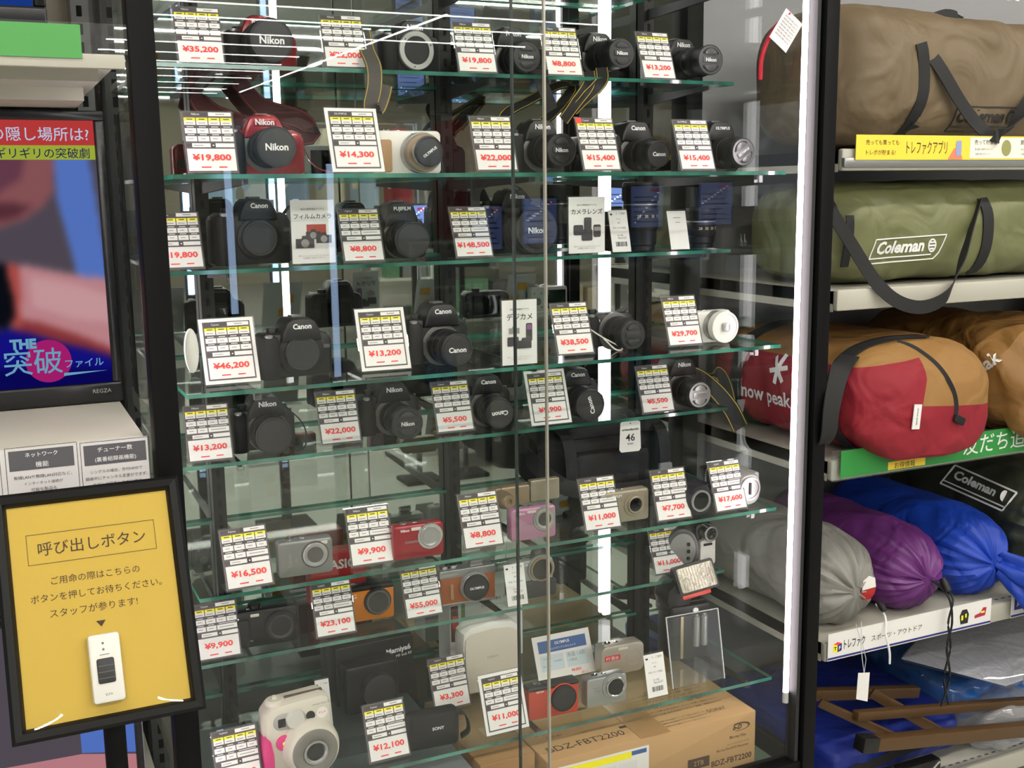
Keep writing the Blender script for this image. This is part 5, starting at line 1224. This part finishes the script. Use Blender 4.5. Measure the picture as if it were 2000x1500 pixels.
# ---- bottom shelf: cot frame, blue bags, plastic packs
BRN = mat('brown_tube', (96, 70, 42), .45, .3)
t = thing('folding_cot_frame', 'folded frame of brown square bars lying on the bottom shelf of the rack', 'camp bed frame')
def bar(p, q, wz, wy, mi=0, name='bar', mats=BRN):
    p, q = V(p), V(q); d = q-p; L = d.length; rot = d.to_track_quat('X', 'Z').to_matrix().to_4x4(); m = MB(); m.rbox(0, L, -wy/2, wy/2, -wz/2, wz/2, .003, .002, 0, Matrix.Translation(p) @ rot); return m.build(name, mats, t)
P1, P2 = atY(1705, 1452, .0), atY(2040, 1436, .0)
bar(P1, P2+V((.12, 0, 0)), .026, .024)
e1 = atY(1678, 1452, .0); bar(e1, P1+V((.004, 0, 0)), .030, .028, name='end_cap', mats=CAPD)
bar(atY(1586, 1356, .12), atY(1790, 1350, .12), .022, .02)
bar(atY(1600, 1372, .09), atY(1752, 1442, .02), .018, .008); bar(atY(1702, 1352, .09), atY(1862, 1446, .02), .022, .008)
bar(P1+V((.0, .05, .034)), P2+V((.12, .05, .034)), .018, .018)
t = bag('dark blue folded bed bag under the brown bars on the bottom shelf')
mb = duffel(1.38, 1.75, .26, RZ_[4]+.001, .20, .05, .008, .55, 12, .10); mb.build('body', fabric('deep_blue_nylon', (24, 44, 140), .55), t); b = mb.bvh()
m = MB(); m.ribbon([on(b, (1.36+k*.03, 0, RZ_[4]+.03+.003*k), (0, 1, 0), .002) for k in range(12)], (0, 0, 1), .02, .002); m.build('side_strap', STRP, t)
t = bag('bright blue bag wrapped in shiny clear plastic at the right of the bottom shelf', 'wrapped_bag')
mb = duffel(1.77, 2.15, .29, RZ_[4]+.001, .16, .066, .012, .7, 15, .2); mb.build('body', fabric('sky_blue_nylon', (20, 110, 200), .4), t)
mb = duffel(1.76, 2.16, .29, RZ_[4]+.0008, .166, .0695, .014, .7, 16, .2); mb.build('plastic_wrap', glass('plastic_wrap', (.97, .97, .98), .09, .05), t)
t = thing('wrapped_sheet', 'flat white ground sheet in a clear plastic bag lying above the blue bags', 'ground sheet')
m = MB(); rings = []
A_, B_ = atY(1700, 1288, .16), atY(1830, 1372, .02)
mm = MB(); N = 16
vs = []; fs = []
c0, c1, c2, c3 = V((1.60, .10, .565)), V((1.80, .015, .500)), V((2.25, .03, .515)), V((2.15, .42, .56))
for side in (0, 1):
    for i in range(N+1):
        for j in range(N+1):
            u, v = i/N, j/N; p = c0*(1-u)*(1-v)+c1*u*(1-v)+c2*u*v+c3*(1-u)*v
            k = math.sin(PI*u)*math.sin(PI*v)
            p = p+V((0, 0, (.012 if side else -.012)*k**.5+.006*noise.noise(V((u*6, v*6, side*4)))*k)); vs.append(p)
M1 = (N+1)**2
for i in range(N):
    for j in range(N):
        a_ = i*(N+1)+j; q4 = (a_, a_+1, a_+N+2, a_+N+1); fs.append(q4); fs.append(tuple(M1+z for z in q4[::-1]))
mm.add(vs, fs); mm.build('sheet', fabric('pale_sheet', (150, 152, 160), .35, .3, 30), t)
m = MB(); m.v = []; vs2 = [p+V((0, 0, .004 if n >= M1 else -.004)) for n, p in enumerate(vs)]; m.add(vs2, fs); m.build('plastic_wrap', bpy.data.materials['plastic_wrap'], t)
t = thing('white_panel', 'white panel box standing at the back of the bottom shelf by the right picture edge', 'box', (2.12, .36, RZ_[4]+.001))
MB().rbox(-.17, .30, -.05, .05, 0, .27, .004, .003).build('box', PAPER, t)
m = MB(); m.rect(-.13, -.08, .215, .222, -.0504, 0); m.build('printing', bpy.data.materials['print_navy'], t, recalc=False)
t = bag('crumpled clear plastic bag at the bottom right corner of the picture', 'plastic_bag')
p = atY(1985, 1475, -.0)
mb = duffel(p.x-.05, p.x+.14, .085, RZ_[4]+.001, .07, .045, .016, .8, 21, .35); mb.build('body', glass('crumpled_plastic', (.9, .9, .92), .12, .25), t)
t = thing('bed_leg', 'black folded leg piece below the end of the brown bar', 'camp bed leg')
q = atY(1790, 1490, .02); m = MB(); m.rbox(q.x-.05, q.x+.05, .005, .03, RZ_[4]+.0012, RZ_[4]+.05, .004, .003); m.build('block', CAPD, t)
m = MB(); m.tube(curve_pts([(q.x-.03, .0, RZ_[4]+.04), (q.x, -.004, RZ_[4]+.03), (q.x+.04, 0, RZ_[4]+.048)], 10), .002, 0, 6); m.build('wire', SIL, t)
# ------------------------------------------------------------------ television rack left of the cabinet
lk = thing('television_rack', 'beige steel rack carrying televisions at the left edge of the picture', 'shelf rack', (-.35, .25, 0)); LL = V((-.35, .25, 0))
def lpart(mb, name, m, label=None):
    mb.v = [p-LL for p in mb.v]; o = mb.build(name, m, lk)
    if label: o['label'] = label
    return o
LX = .168
lpart(MB().box(-1.1, LX-.004, .47, .49, .05, 2.3), 'back_panel', mat('rack_beige', (198, 190, 172), .6))
m = MB(); m.box(.150, .176, .40, .46, .05, 2.3)
for k in range(80): m.box(.158, .166, .3995, .4005, .1+k*.027, .116+k*.027, 1)
lpart(m, 'upright', [mat('upright_grey', (116, 116, 116), .5), SLOT], 'grey slotted upright')
m = MB()
for x0, x1, y0, z0, z1 in ((-1.1, LX, .0, 1.662, 1.672), (-1.1, LX-.018, .05, 1.645, 1.662), (-1.1, LX-.030, .14, 1.628, 1.645)): m.box(x0, x1, y0, .46, z0, z1)
lpart(m, 'shelf_board', SHW)
lpart(MB().rbox(-1.1, LX, 0, .46, 1.165, 1.195, .002, .002), 'shelf_board', SHW)
lpart(MB().box(-1.1, LX, 0, .46, .62, .65), 'shelf_board', SHW)
lpart(MB().rbox(-1.1, LX+.008, -.010, 0, 1.655, 1.672, .002, .001), 'price_rail', SHW)
lpart(MB().box(-1.1, LX+.012, -.010, -.007, 1.672, 1.708), 'price_rail', ACR)
a = atY(156, 48, -.012); b = atY(157, 114, -.012)
t = thing('shelf_edge_banner', 'plain green shelf edge banner under the upper television', 'sign', (a.x-.3, -.012, b.z))
MB().box(-.3, .3, 0, .0012, 0, a.z-b.z).build('board', mat('banner_green', (76, 156, 76), .4), t)
# the two televisions in view
def tv(label, x0, x1, z0, z1, y, bez=.014, bot=.03, d=.06, stand=False):
    t = thing('television', label, 'television', ((x0+x1)/2, y, z0)); w = (x1-x0)/2; h = z1-z0
    m = MB(); m.rbox(-w, w, 0, d, 0, h, .006, .006); m.build('housing', GLB, t)
    m = MB()
    for q in ((-w, w, h-bez, h), (-w, -w+bez, bot, h-bez), (w-bez, w, bot, h-bez)): m.rbox(q[0], q[1], -.004, .004, q[2], q[3], .002, .002)
    m.rbox(-w, w, -.006, .004, 0, bot, .004, .003); m.build('bezel', mat('tv_bezel', (18, 18, 20), .25) if 'tv_bezel' not in bpy.data.materials else bpy.data.materials['tv_bezel'], t)
    return t
YT = .27
t = tv('television showing a programme with a red and green caption, left edge of the picture', -.57, .173, 1.1962, 1.624, YT)
org = V(t.location)
S = lambda x, y: (lambda p: (p.x-org.x, p.z-org.z))(atY(x, y, YT))
m = MB(); y = -.0006
def poly(pts, mi, dy=0): m.extr([S(*p) for p in pts], y-dy-.0002, y-dy, 0, mi)
cols = [('tv_grey', (92, 84, 94)), ('tv_red', (204, 66, 66)), ('tv_lime', (176, 192, 66)), ('tv_sky', (92, 128, 214)), ('tv_pink', (206, 138, 146)), ('tv_rose', (160, 96, 100)), ('tv_black', (16, 18, 24)), ('tv_blue', (22, 20, 150)), ('tv_magenta', (180, 34, 120)), ('tv_white', (206, 224, 255)), ('tv_navy', (26, 34, 84)), ('tv_teal', (120, 180, 210)), ('tv_plum', (120, 70, 84))]
TVS = .8
EM = [emis(n, c, TVS) for n, c in cols]
w0 = -.743/2+.014; x1, z1 = S(181, 236); _, z0 = S(218, 747)
m.extr([(w0, z0), (x1, z0), (x1, z1), (w0, z1)], y-.0002, y, 0, 0)
m.extr([(w0, S(0, 286)[1]), (x1, S(180, 284)[1]), (x1, z1), (w0, z1)], y-.0004, y-.0002, 0, 1)
m.extr([(w0, S(0, 313)[1]), (x1, S(180, 312)[1]), (x1, S(180, 284)[1]), (w0, S(0, 286)[1])], y-.0004, y-.0002, 0, 2)
# the picture: colour areas with soft edges
def inside(p, P):
    r = False
    for k in range(len(P)):
        (x1_, y1_), (x2_, y2_) = P[k-1], P[k]
        if (y1_ > p[1]) != (y2_ > p[1]) and p[0] < (x2_-x1_)*(p[1]-y1_)/(y2_-y1_)+x1_: r = not r
    return r
areas = [([(-300, 300), (122, 300), (120, 372), (96, 405), (55, 430), (0, 446), (-300, 460)], (150, 92, 96)), ([(-300, 300), (70, 300), (56, 350), (0, 385), (-300, 400)], (112, 66, 84)), ([(-40, 395), (40, 398), (80, 400), (40, 425), (-40, 440)], (96, 52, 62)),
         ([(122, 300), (190, 300), (215, 560), (150, 540), (140, 480), (126, 410), (121, 372)], (94, 128, 212)), ([(14, 512), (60, 520), (120, 534), (170, 545), (220, 552), (222, 720), (180, 690), (120, 662), (60, 640), (14, 640)], (208, 146, 152)),
         ([(60, 540), (150, 560), (215, 585), (216, 640), (140, 630), (60, 600)], (220, 168, 172)), ([(14, 620), (70, 632), (130, 655), (222, 700), (222, 735), (120, 694), (60, 664), (14, 650)], (150, 60, 62)), ([(14, 512), (40, 517), (34, 640), (14, 640)], (186, 84, 78)),
         ([(-300, 505), (12, 512), (16, 545), (24, 590), (22, 620), (4, 640), (-300, 655)], (14, 16, 24)), ([(-300, 652), (4, 642), (50, 652), (110, 676), (170, 694), (225, 716), (225, 790), (-300, 790)], (22, 20, 140)), ([(-300, 700), (225, 735), (225, 790), (-300, 790)], (12, 10, 96))]
NX, NY = 64, 96; X0p, X1p, Y0p, Y1p = -40, 217.5, 314, 764
base = [[(88, 80, 92) for _ in range(NX+1)] for _ in range(NY+1)]
for jy in range(NY+1):
    for ix in range(NX+1):
        q = (X0p+(X1p-X0p)*ix/NX, Y0p+(Y1p-Y0p)*jy/NY)
        for P, c in areas:
            if inside(q, P): base[jy][ix] = c
for it in range(3):
    base = [[tuple(sum(base[min(NY, max(0, jy+a))][min(NX, max(0, ix+b))][k] for a in (-1, 0, 1) for b in (-1, 0, 1))/9 for k in range(3)) for ix in range(NX+1)] for jy in range(NY+1)]
PM = bpy.data.materials.new('tv_picture'); PM.use_nodes = True; nt = PM.node_tree; nt.nodes.remove(nt.nodes['Principled BSDF'])
at_ = nt.nodes.new('ShaderNodeVertexColor'); at_.layer_name = 'picture'; em = nt.nodes.new('ShaderNodeEmission'); em.inputs['Strength'].default_value = TVS
nt.links.new(at_.outputs['Color'], em.inputs['Color']); nt.links.new(em.outputs[0], nt.nodes['Material Output'].inputs['Surface'])
gm = MB(); vs = []
_, zb_ = S(218, 747); zt_ = S(180, 312)[1]
for jy in range(NY+1):
    for ix in range(NX+1):
        x_, _z = S(X0p+(X1p-X0p)*ix/NX*(1 if jy else 1), 540)
        vs.append((x_ if ix < NX else x1, -.0012, zt_+(zb_-zt_)*jy/NY))
gm.add(vs, [(jy*(NX+1)+ix, jy*(NX+1)+ix+1, (jy+1)*(NX+1)+ix+1, (jy+1)*(NX+1)+ix) for jy in range(NY) for ix in range(NX)])
po = gm.build('screen_picture', PM, t, recalc=False); ca = po.data.color_attributes.new('picture', 'FLOAT_COLOR', 'POINT')
for jy in range(NY+1):
    for ix in range(NX+1): ca.data[jy*(NX+1)+ix].color = (*lin(base[jy][ix]), 1)
c = S(95, 705); rr = S(140, 705)[0]-c[0]
m.extr([(c[0]+rr*math.cos(a), c[1]+rr*math.sin(a)) for a in [2*PI*k/36 for k in range(36)]], y-.0015, y-.0013, 0, 8)
def tt(tx, px, py, wpx, mi, bold=.03, hh=None):
    p = S(px, py); q = S(px+wpx, py); m.text(tx, p[0], p[1], y-.0018, w=q[0]-p[0], mi=mi, bold=bold)
tt('の隠し場所は?', 78, 262, 186, 9, .05); tt('ギリギリの突破劇', 84, 299, 178, 10, .03)
tt('THE', 45, 672, 52, 11, .06); tt('突破', 65, 706, 112, 11, .05); tt('ファイル', 165, 708, 74, 11, .02); m.extr([(S(125, 728)[0], S(125, 728)[1]), (S(210, 722)[0], S(210, 722)[1]), (S(125, 732)[0], S(125, 734)[1])], y-.0016, y-.0014, 0, 11)
lp(m.build('screen', EM, t, recalc=False), 'lit screen with captions')
m = MB(); m.text('TOSHIBA', -.0, .014, -.0066, w=.05); m.text('REGZA', .743/2-.03, .018, -.0066, w=.026); m.build('lettering', INKG, t, recalc=False)
t = tv('black television with a blue picture, cut off by the top left corner', -.62, atY(91, 20, .09).x, 1.7085, 2.1, .09)
m = MB(); w_ = (atY(91, 20, .09).x+.62)/2; m.rect(-w_+.014, w_-.016, .014+.012, .37, -.005, 0); m.build('screen', emis('tv_upper_blue', (40, 84, 190), .45), t, recalc=False)
t = tv('lower television behind the yellow sign, showing blue and pink', -.58, .150, .6512, .94, .10, .012, .025)
m = MB(); o2 = V(t.location); S2 = lambda x, y: (lambda p: (p.x-o2.x, p.z-o2.z))(atY(x, y, .10))
w_ = .365; m.rect(-w_+.012, w_-.012, .025, .276, -.0006, 0)
m.extr([S2(152, 1380), (w_-.012, S2(290, 1380)[1]), (w_-.012, S2(290, 1462)[1]), S2(160, 1470)], -.0012, -.0008, 0, 3); m.extr([(-w_+.012, S2(0, 1482)[1]), S2(160, 1472), (w_-.012, S2(290, 1466)[1]), (w_-.012, .025), (-w_+.012, .025)], -.0016, -.0012, 0, 4)
m.build('screen', EM, t, recalc=False)
# specification card strip under the television
y = -.003; zt, zb = 1.193, 1.11
t = thing('specification_card', 'white card strip with dark grey headings hanging below the television shelf', 'card', (-.2, y, zb)); 
o = MB().box(-.6, .372, 0, .0014, 0, zt-zb).build('card', mat('card_white', (216, 212, 212), .6), t)
m = MB(); S3 = lambda px, py: (lambda p: (p.x+.2, p.z-zb))(atY(px, py, y))
GH = mat('heading_grey', (88, 86, 92), .6)
def block(x0, x1, yt, ybm, lines, body, yb0):
    a, b, c, d = S3(x0, yt+5), S3(x1, yt), S3(x1, ybm), S3(x0, ybm+5)
    zt_, zb_ = (a[1]+b[1])/2, (c[1]+d[1])/2
    m.rect(a[0], b[0], zb_, zt_, -.0003, 0)
    cx = (a[0]+b[0])/2; n = len(lines)
    for k, (tx, f) in enumerate(lines): m.text(tx, cx, zt_-(k+.5)*(zt_-zb_)/n, -.0006, w=(b[0]-a[0])*f, mi=1, bold=.02)
    for k, (tx, f) in enumerate(body): m.text(tx, cx, zb_-.009-k*.0085, -.0003, w=(b[0]-a[0])*f, mi=2)
    e = .004
    for q in ((a[0]-e, b[0]+e, zt_+e, zt_+e+.0006), (a[0]-e, a[0]-e+.0006, 0.004, zt_+e), (b[0]+e, b[0]+e+.0006, .004, zt_+e)): m.rect(*q, -.0003, 2)
block(15, 143, 874, 913, (('ネットワーク', .5), ('機能', .2)), (('有線LANや無線LAN対応など、', .9), ('インターネット接続が', .6), ('可能な製品も', .4)), 0)
block(162, 284, 863, 902, (('チューナー数', .56), ('(裏番組録画機能)', .66)), (('シングルの場合、外付HDDで', .84), ('録画中にチャンネル変更ができず、', 1.), ('ダブルは録画しながら他の', .8)), 0)
block(-145, -10, 882, 925, (('画面サイズ', .6),), (('お部屋の広さに', .6),), 0)
m.build('printing', [GH, INKW, INKK], o, recalc=False)

# ------------------------------------------------------------------ yellow call sign on a stand
a, b = atY(24, 1462, -.15), atY(402, 1382, -.15)
t = thing('call_sign', 'yellow poster sign in a black frame on a pole, with a call button', 'sign', ((a.x+b.x)/2, -.15, (a.z+b.z)/2), 0)
w, h = b.x-a.x, .296; A = RX(-R(24))
m = MB(); fr = .0165
def mitre(p): m.loft([[A @ V((x, y_, z)) for x, y_, z in r] for r in p])
H2, W2 = h, w/2
pr = ((0, 0), (0, -.007), (.004, -.010), (.012, -.008), (fr, -.002), (fr, 0.0))
def fp(cx, cz, dx, dz): return [(cx+dx*u, v, cz+dz*u) for u, v in pr]
C4 = (fp(-W2, 0, 1, 1), fp(W2, 0, -1, 1), fp(W2, H2, -1, -1), fp(-W2, H2, 1, -1))
for i in range(4):
    m = MB(); mitre((C4[i], C4[(i+1) % 4])); m.build('frame_rail', mat('frame_black', (12, 12, 12), .45, spec=.25) if 'frame_black' not in bpy.data.materials else bpy.data.materials['frame_black'], t)
MB().box(-W2+.002, W2-.002, .0005, .006, .002, H2-.002, 0, A).build('back_board', FRM, t)
YP = mat('poster_yellow', (216, 182, 64), .5)
o = MB().box(-W2+.012, W2-.012, -.0006, .0004, .012, H2-.012, 0, A).build('poster', YP, t)
m = MB(); y = -.001; iw, ih = w-.033, h-.033
def ptxt(tx, u, v, wd, mi=0, bold=.0): m.text(tx, (u-.5)*iw, .0165+v*ih, y, w=wd*iw, mi=mi, T=A, bold=bold)
ptxt('呼び出しボタン', .5, .792, .67, 0, .012)
for q in ((.10, .90, .862, .8645), (.10, .90, .722, .7245), (.10, .103, .722, .8645), (.897, .90, .722, .8645)): m.rect((q[0]-.5)*iw, (q[1]-.5)*iw, .0165+q[2]*ih, .0165+q[3]*ih, y, 0, A)
ptxt('ご用命の際はこちらの', .5, .640, .55); ptxt('ボタンを押してお待ちください。', .5, .565, .81); ptxt('スタッフが参ります!', .47, .490, .54)
m.quad([(-.03*iw, y, .0165+.425*ih), (.03*iw, y, .0165+.425*ih), (0, y, .0165+.396*ih)], 0, A)
m.build('printing', mat('poster_ink', (74, 56, 20), .6), o, recalc=False)
# clear cover sheet, bulging a little inside its corners
nx, nz = 36, 48; cw, ch = W2-.013, H2-.026; vs = []
for lay in (0, 1):
    for a_ in range(nz+1):
        for b_ in range(nx+1):
            x_, z_ = -cw+2*cw*b_/nx, .013+ch*a_/nz
            d_ = min(math.hypot(x_-sx*cw, (z_-.013-(ch if sz else 0))) for sx in (-1, 1) for sz in (0, 1))
            k_ = 1 if .013+ch*.5 > z_ else .6
            vs.append(A @ V((x_, -.0016-.0055*k_*math.exp(-(d_/.036)**2)-.0002*lay, z_)))
q_ = (nx+1)*(nz+1); fs = []
for a_ in range(nz):
    for b_ in range(nx):
        c_ = a_*(nx+1)+b_; fs += [(c_, c_+1, c_+nx+2, c_+nx+1), tuple(q_+e_ for e_ in (c_, c_+nx+1, c_+nx+2, c_+1))]
MB().add(vs, fs).build('cover_sheet', glass('cover_sheet', (.99, .99, .99), .05), t, recalc=False)
g = thing('call_button', 'white wireless call button with a black push pad, stuck on the yellow poster', 'button', t.location+(A @ V((0, -.0022, .0165+.205*ih))), 0, None, -R(24))
bw, bh = .046, .100
g.scale = (.80, .9, .82)
MB().extr(rrect(-bw/2, bw/2, -bh/2, bh/2, .005), -.014, 0, .004).build('body', WHT, g)
MB().rbox(-.0135, .0115, -.0165, -.013, -.022, .014, .003, .002).build('push_pad', CAPM, g)
m = MB()
for k in range(3): m.box(-.0125, .0105, -.0168, -.0164, -.015+k*.009, -.0143+k*.009)
m.build('pad_groove', DGR, g)
m = MB(); m.lathe([(-.0138, .0018), (-.0143, .0018), (-.0143, 0)], 0, TR(-.002, 0, .036), 12); m.lathe([(-.0138, .0018), (-.0143, .0018), (-.0143, 0)], 0, TR(-.002, 0, .027), 12); m.box(-.008, .006, -.0144, -.014, .019, .020); m.text('ELPA', 0, -.038, -.0142, w=.010); m.build('marks', DGR, g)
m = MB(); m.lathe([(.01, .0135), (.8, .0135)], 0, TR(.004, .02, .03) @ RX(-PI/2) @ Matrix.Scale(-1, 4, (0, 1, 0)) if False else TR(.004, .03, .03) @ RX(-PI/2), 20)
z0 = t.location.z
m = MB(); m.tube([(.004, .028, .05), (.004, .026, 0), (.004, .026, -z0+.02)], .0130, 0, 18); m.build('pole', FRM, t)
m = MB(); m.lathe([(0, .13), (.008, .13), (.012, .12), (.016, .02)], 0, TR(.004, .026, -z0+.001) @ Matrix(((1, 0, 0, 0), (0, 0, 1, 0), (0, 1, 0, 0), (0, 0, 0, 1))), 48); m.build('base_plate', FRM, t)
# ------------------------------------------------------------------ the shop behind the viewer, seen in the mirror and in the front glass
BSC = emis('screen_blue', (112, 132, 196), 2.6); BSD = emis('screen_dark', (44, 56, 110), 1.2); BSW = emis('screen_dots', (225, 235, 255), 9.)
BSR = emis('screen_red', (190, 50, 110), 1.6)
quads = [((922, 404), (979, 404), (980, 486), (926, 484)), ((1026, 388), (1090, 390), (1084, 474), (1024, 472)), ((1240, 364), (1299, 366), (1292, 443), (1236, 441)), ((1371, 357), (1434, 358), (1424, 438), (1368, 432))]
for n, q in enumerate(quads):
    P = [atY(x, y, 3.0) for x, y in q]; x0, x1 = min(p.x for p in P), max(p.x for p in P); z0, z1 = min(p.z for p in P), max(p.z for p in P)
    t = thing('display_screen', ('lit blue price screen across the aisle, reflected over the ¥148,500 card', 'lit blue price screen across the aisle, reflected over the big lens cap', 'lit blue price screen across the aisle, reflected over the tall lens', 'lit blue price screen across the aisle, reflected right of the last lens')[n], 'screen', ((x0+x1)/2, -3.0, z0)); W, H = (x1-x0)/2, z1-z0
    MB().box(-W-.01, W+.01, -.03, -.002, -.02, H+.01).build('housing', BLK, t)
    m = MB(); m.quad([(-W, .001, 0), (W, .001, 0), (W, .001, H), (-W, .001, H)], 0)
    for k in range(6): m.quad([(-W*.85, .002, H*(.12+.12*k)), (W*(.8-.2*(k % 3)), .002, H*(.12+.12*k)), (W*(.8-.2*(k % 3)), .002, H*(.15+.12*k)), (-W*.85, .002, H*(.15+.12*k))], 1)
    m.quad([(W*.2, .002, H*.86), (W*.8, .002, H*.86), (W*.8, .002, H*.94), (W*.2, .002, H*.94)], 3)
    for k in range(9):
        u = -.8+.18*k; v = .1+.09*k if n in (2,) else .5+.05*k
        m.box(W*u, W*(u+.06), .002, .004, H*v, H*(v+.03), 2)
    m.build('screen', [BSC, BSD, BSW, BSR], t, recalc=False)
    MB().box(-.012, .012, -.04, -.02, -z0, 0).box(-.1, .1, -.12, .06, -z0, -z0+.02).build('stand', FRM, t)
TB = emis('tube_blue', (186, 214, 255), 9)
for (xa, ya, xb, yb2, lab) in ((441, 330, 461, 613, 'shorter bluish light tube across the aisle, reflected over a camera with a body cap'), (635, 320, 667, 735, 'longer bluish light tube across the aisle, reflected beside the film camera card')):
    p, q = atY(xa, ya, 2.5), atY(xb, yb2, 2.5); x = (p.x+q.x)/2
    t = thing('light_tube', lab, 'lamp', (x, -2.5, 0))
    MB().box(-.012, .012, -.002, .004, q.z, p.z).build('tube', TB, t)
    MB().box(-.02, .02, -.03, -.003, 0, p.z+.05).box(-.12, .12, -.14, .06, 0, .02).build('post', FRM, t)
# gondola shelves with boxes
GW = mat('gondola_white', (206, 204, 194), .5)
pal = [mat('box_%s' % n, c, .6) for n, c in (('white', (220, 220, 214)), ('beige', (196, 184, 156)), ('blue', (70, 110, 170)), ('grey', (120, 122, 124)), ('green', (84, 132, 96)), ('teal', (40, 120, 124)), ('brown', (120, 96, 70)), ('dark', (44, 46, 52)))]
words = ['white', 'beige', 'blue', 'grey', 'green', 'teal', 'brown', 'dark grey']
for gi, (gx, gy, gw) in enumerate(((2.75, -3.3, 1.1), (4.6, -3.9, 1.4), (3.6, -6.2, 1.6))):
    nm = ('nearest', 'middle', 'farthest')[gi]
    t = thing('gondola_shelf', 'white gondola shelf of goods, %s across the aisle in the mirror' % nm, 'shelf', (gx, gy, 0))
    for z in (.12, .48, .84, 1.16): MB().box(-gw/2, gw/2, -.2, .2, z-.02, z).build('shelf_board', GW, t)
    MB().box(-gw/2, gw/2, -.012, .012, 0, 1.38).build('back_panel', GW, t)
    for sx in (-1, 1): MB().box(sx*gw/2-.015, sx*gw/2+.015, -.015, .015, 0, 1.40).build('upright', GW, t)
    for z in (.12, .48, .84, 1.16):
        x = -gw/2+.06; nb = 0; bn = {.12: 'bottom', .48: 'second', .84: 'third', 1.16: 'top'}[z]
        while x < gw/2-.16:
            bw = random.uniform(.10, .2); bh = random.uniform(.12, .24 if z < 1.1 else .2); k = random.randrange(8)
            bx = MB().box(-bw/2, bw/2, -.07, .07, 0, bh).build('goods_box', pal[k], None, (gx+x+bw/2, gy+.10, z+.0008))
            tag(bx, '%s goods box, %s from left on the %s board of the %s gondola' % (words[k], ORD[nb], bn, nm), 'box', 'goods boxes on the gondola shelves')
            x += bw+.03; nb += 1
# clothes hung high on a rail
p, q = atY(560, 95, 5.6), atY(640, 95, 5.6)
t = thing('clothes_rail', 'high rail of hanging clothes behind the viewer, seen in the mirror', 'clothes rail', ((p.x+q.x)/2, -4.7, 0))
MB().tube([(-.7, 0, 1.95), (.7, 0, 1.95)], .012).build('rail', CHR, t)
for sx in (-.7, .7): MB().tube([(sx, 0, 0), (sx, 0, 1.95)], .014).build('post', CHR, t)
cc = [('pale blue', (150, 178, 204)), ('white', (214, 216, 214)), ('grey blue', (124, 146, 168)), ('cream', (206, 196, 170)), ('pale blue striped', (166, 190, 212)), ('red', (150, 40, 44))]
for k, (cn, c) in enumerate(cc):
    s = thing('hanging_shirt', '%s shirt hanging on the high rail in the mirror' % cn, 'shirt', (t.location.x-.58+k*.23, -4.7, 1.95))
    m = MB(); o = [(-.10, -.72), (.10, -.72), (.11, -.2), (.20, -.42), (.24, -.38), (.13, -.07), (.05, -.035), (-.05, -.035), (-.13, -.07), (-.24, -.38), (-.20, -.42), (-.11, -.2)]
    m.extr(o, -.02, .02, .01); m.build('cloth', mat('cloth_%d' % k, c, .8, bump=.6, bscale=14), s, rz=R(55))
    MB().tube(curve_pts([(0, 0, -.04), (0, 0, -.012), (.016, 0, .004), (0, 0, .016), (-.012, 0, .008)], 14), .002).build('hanger', SIL, s)
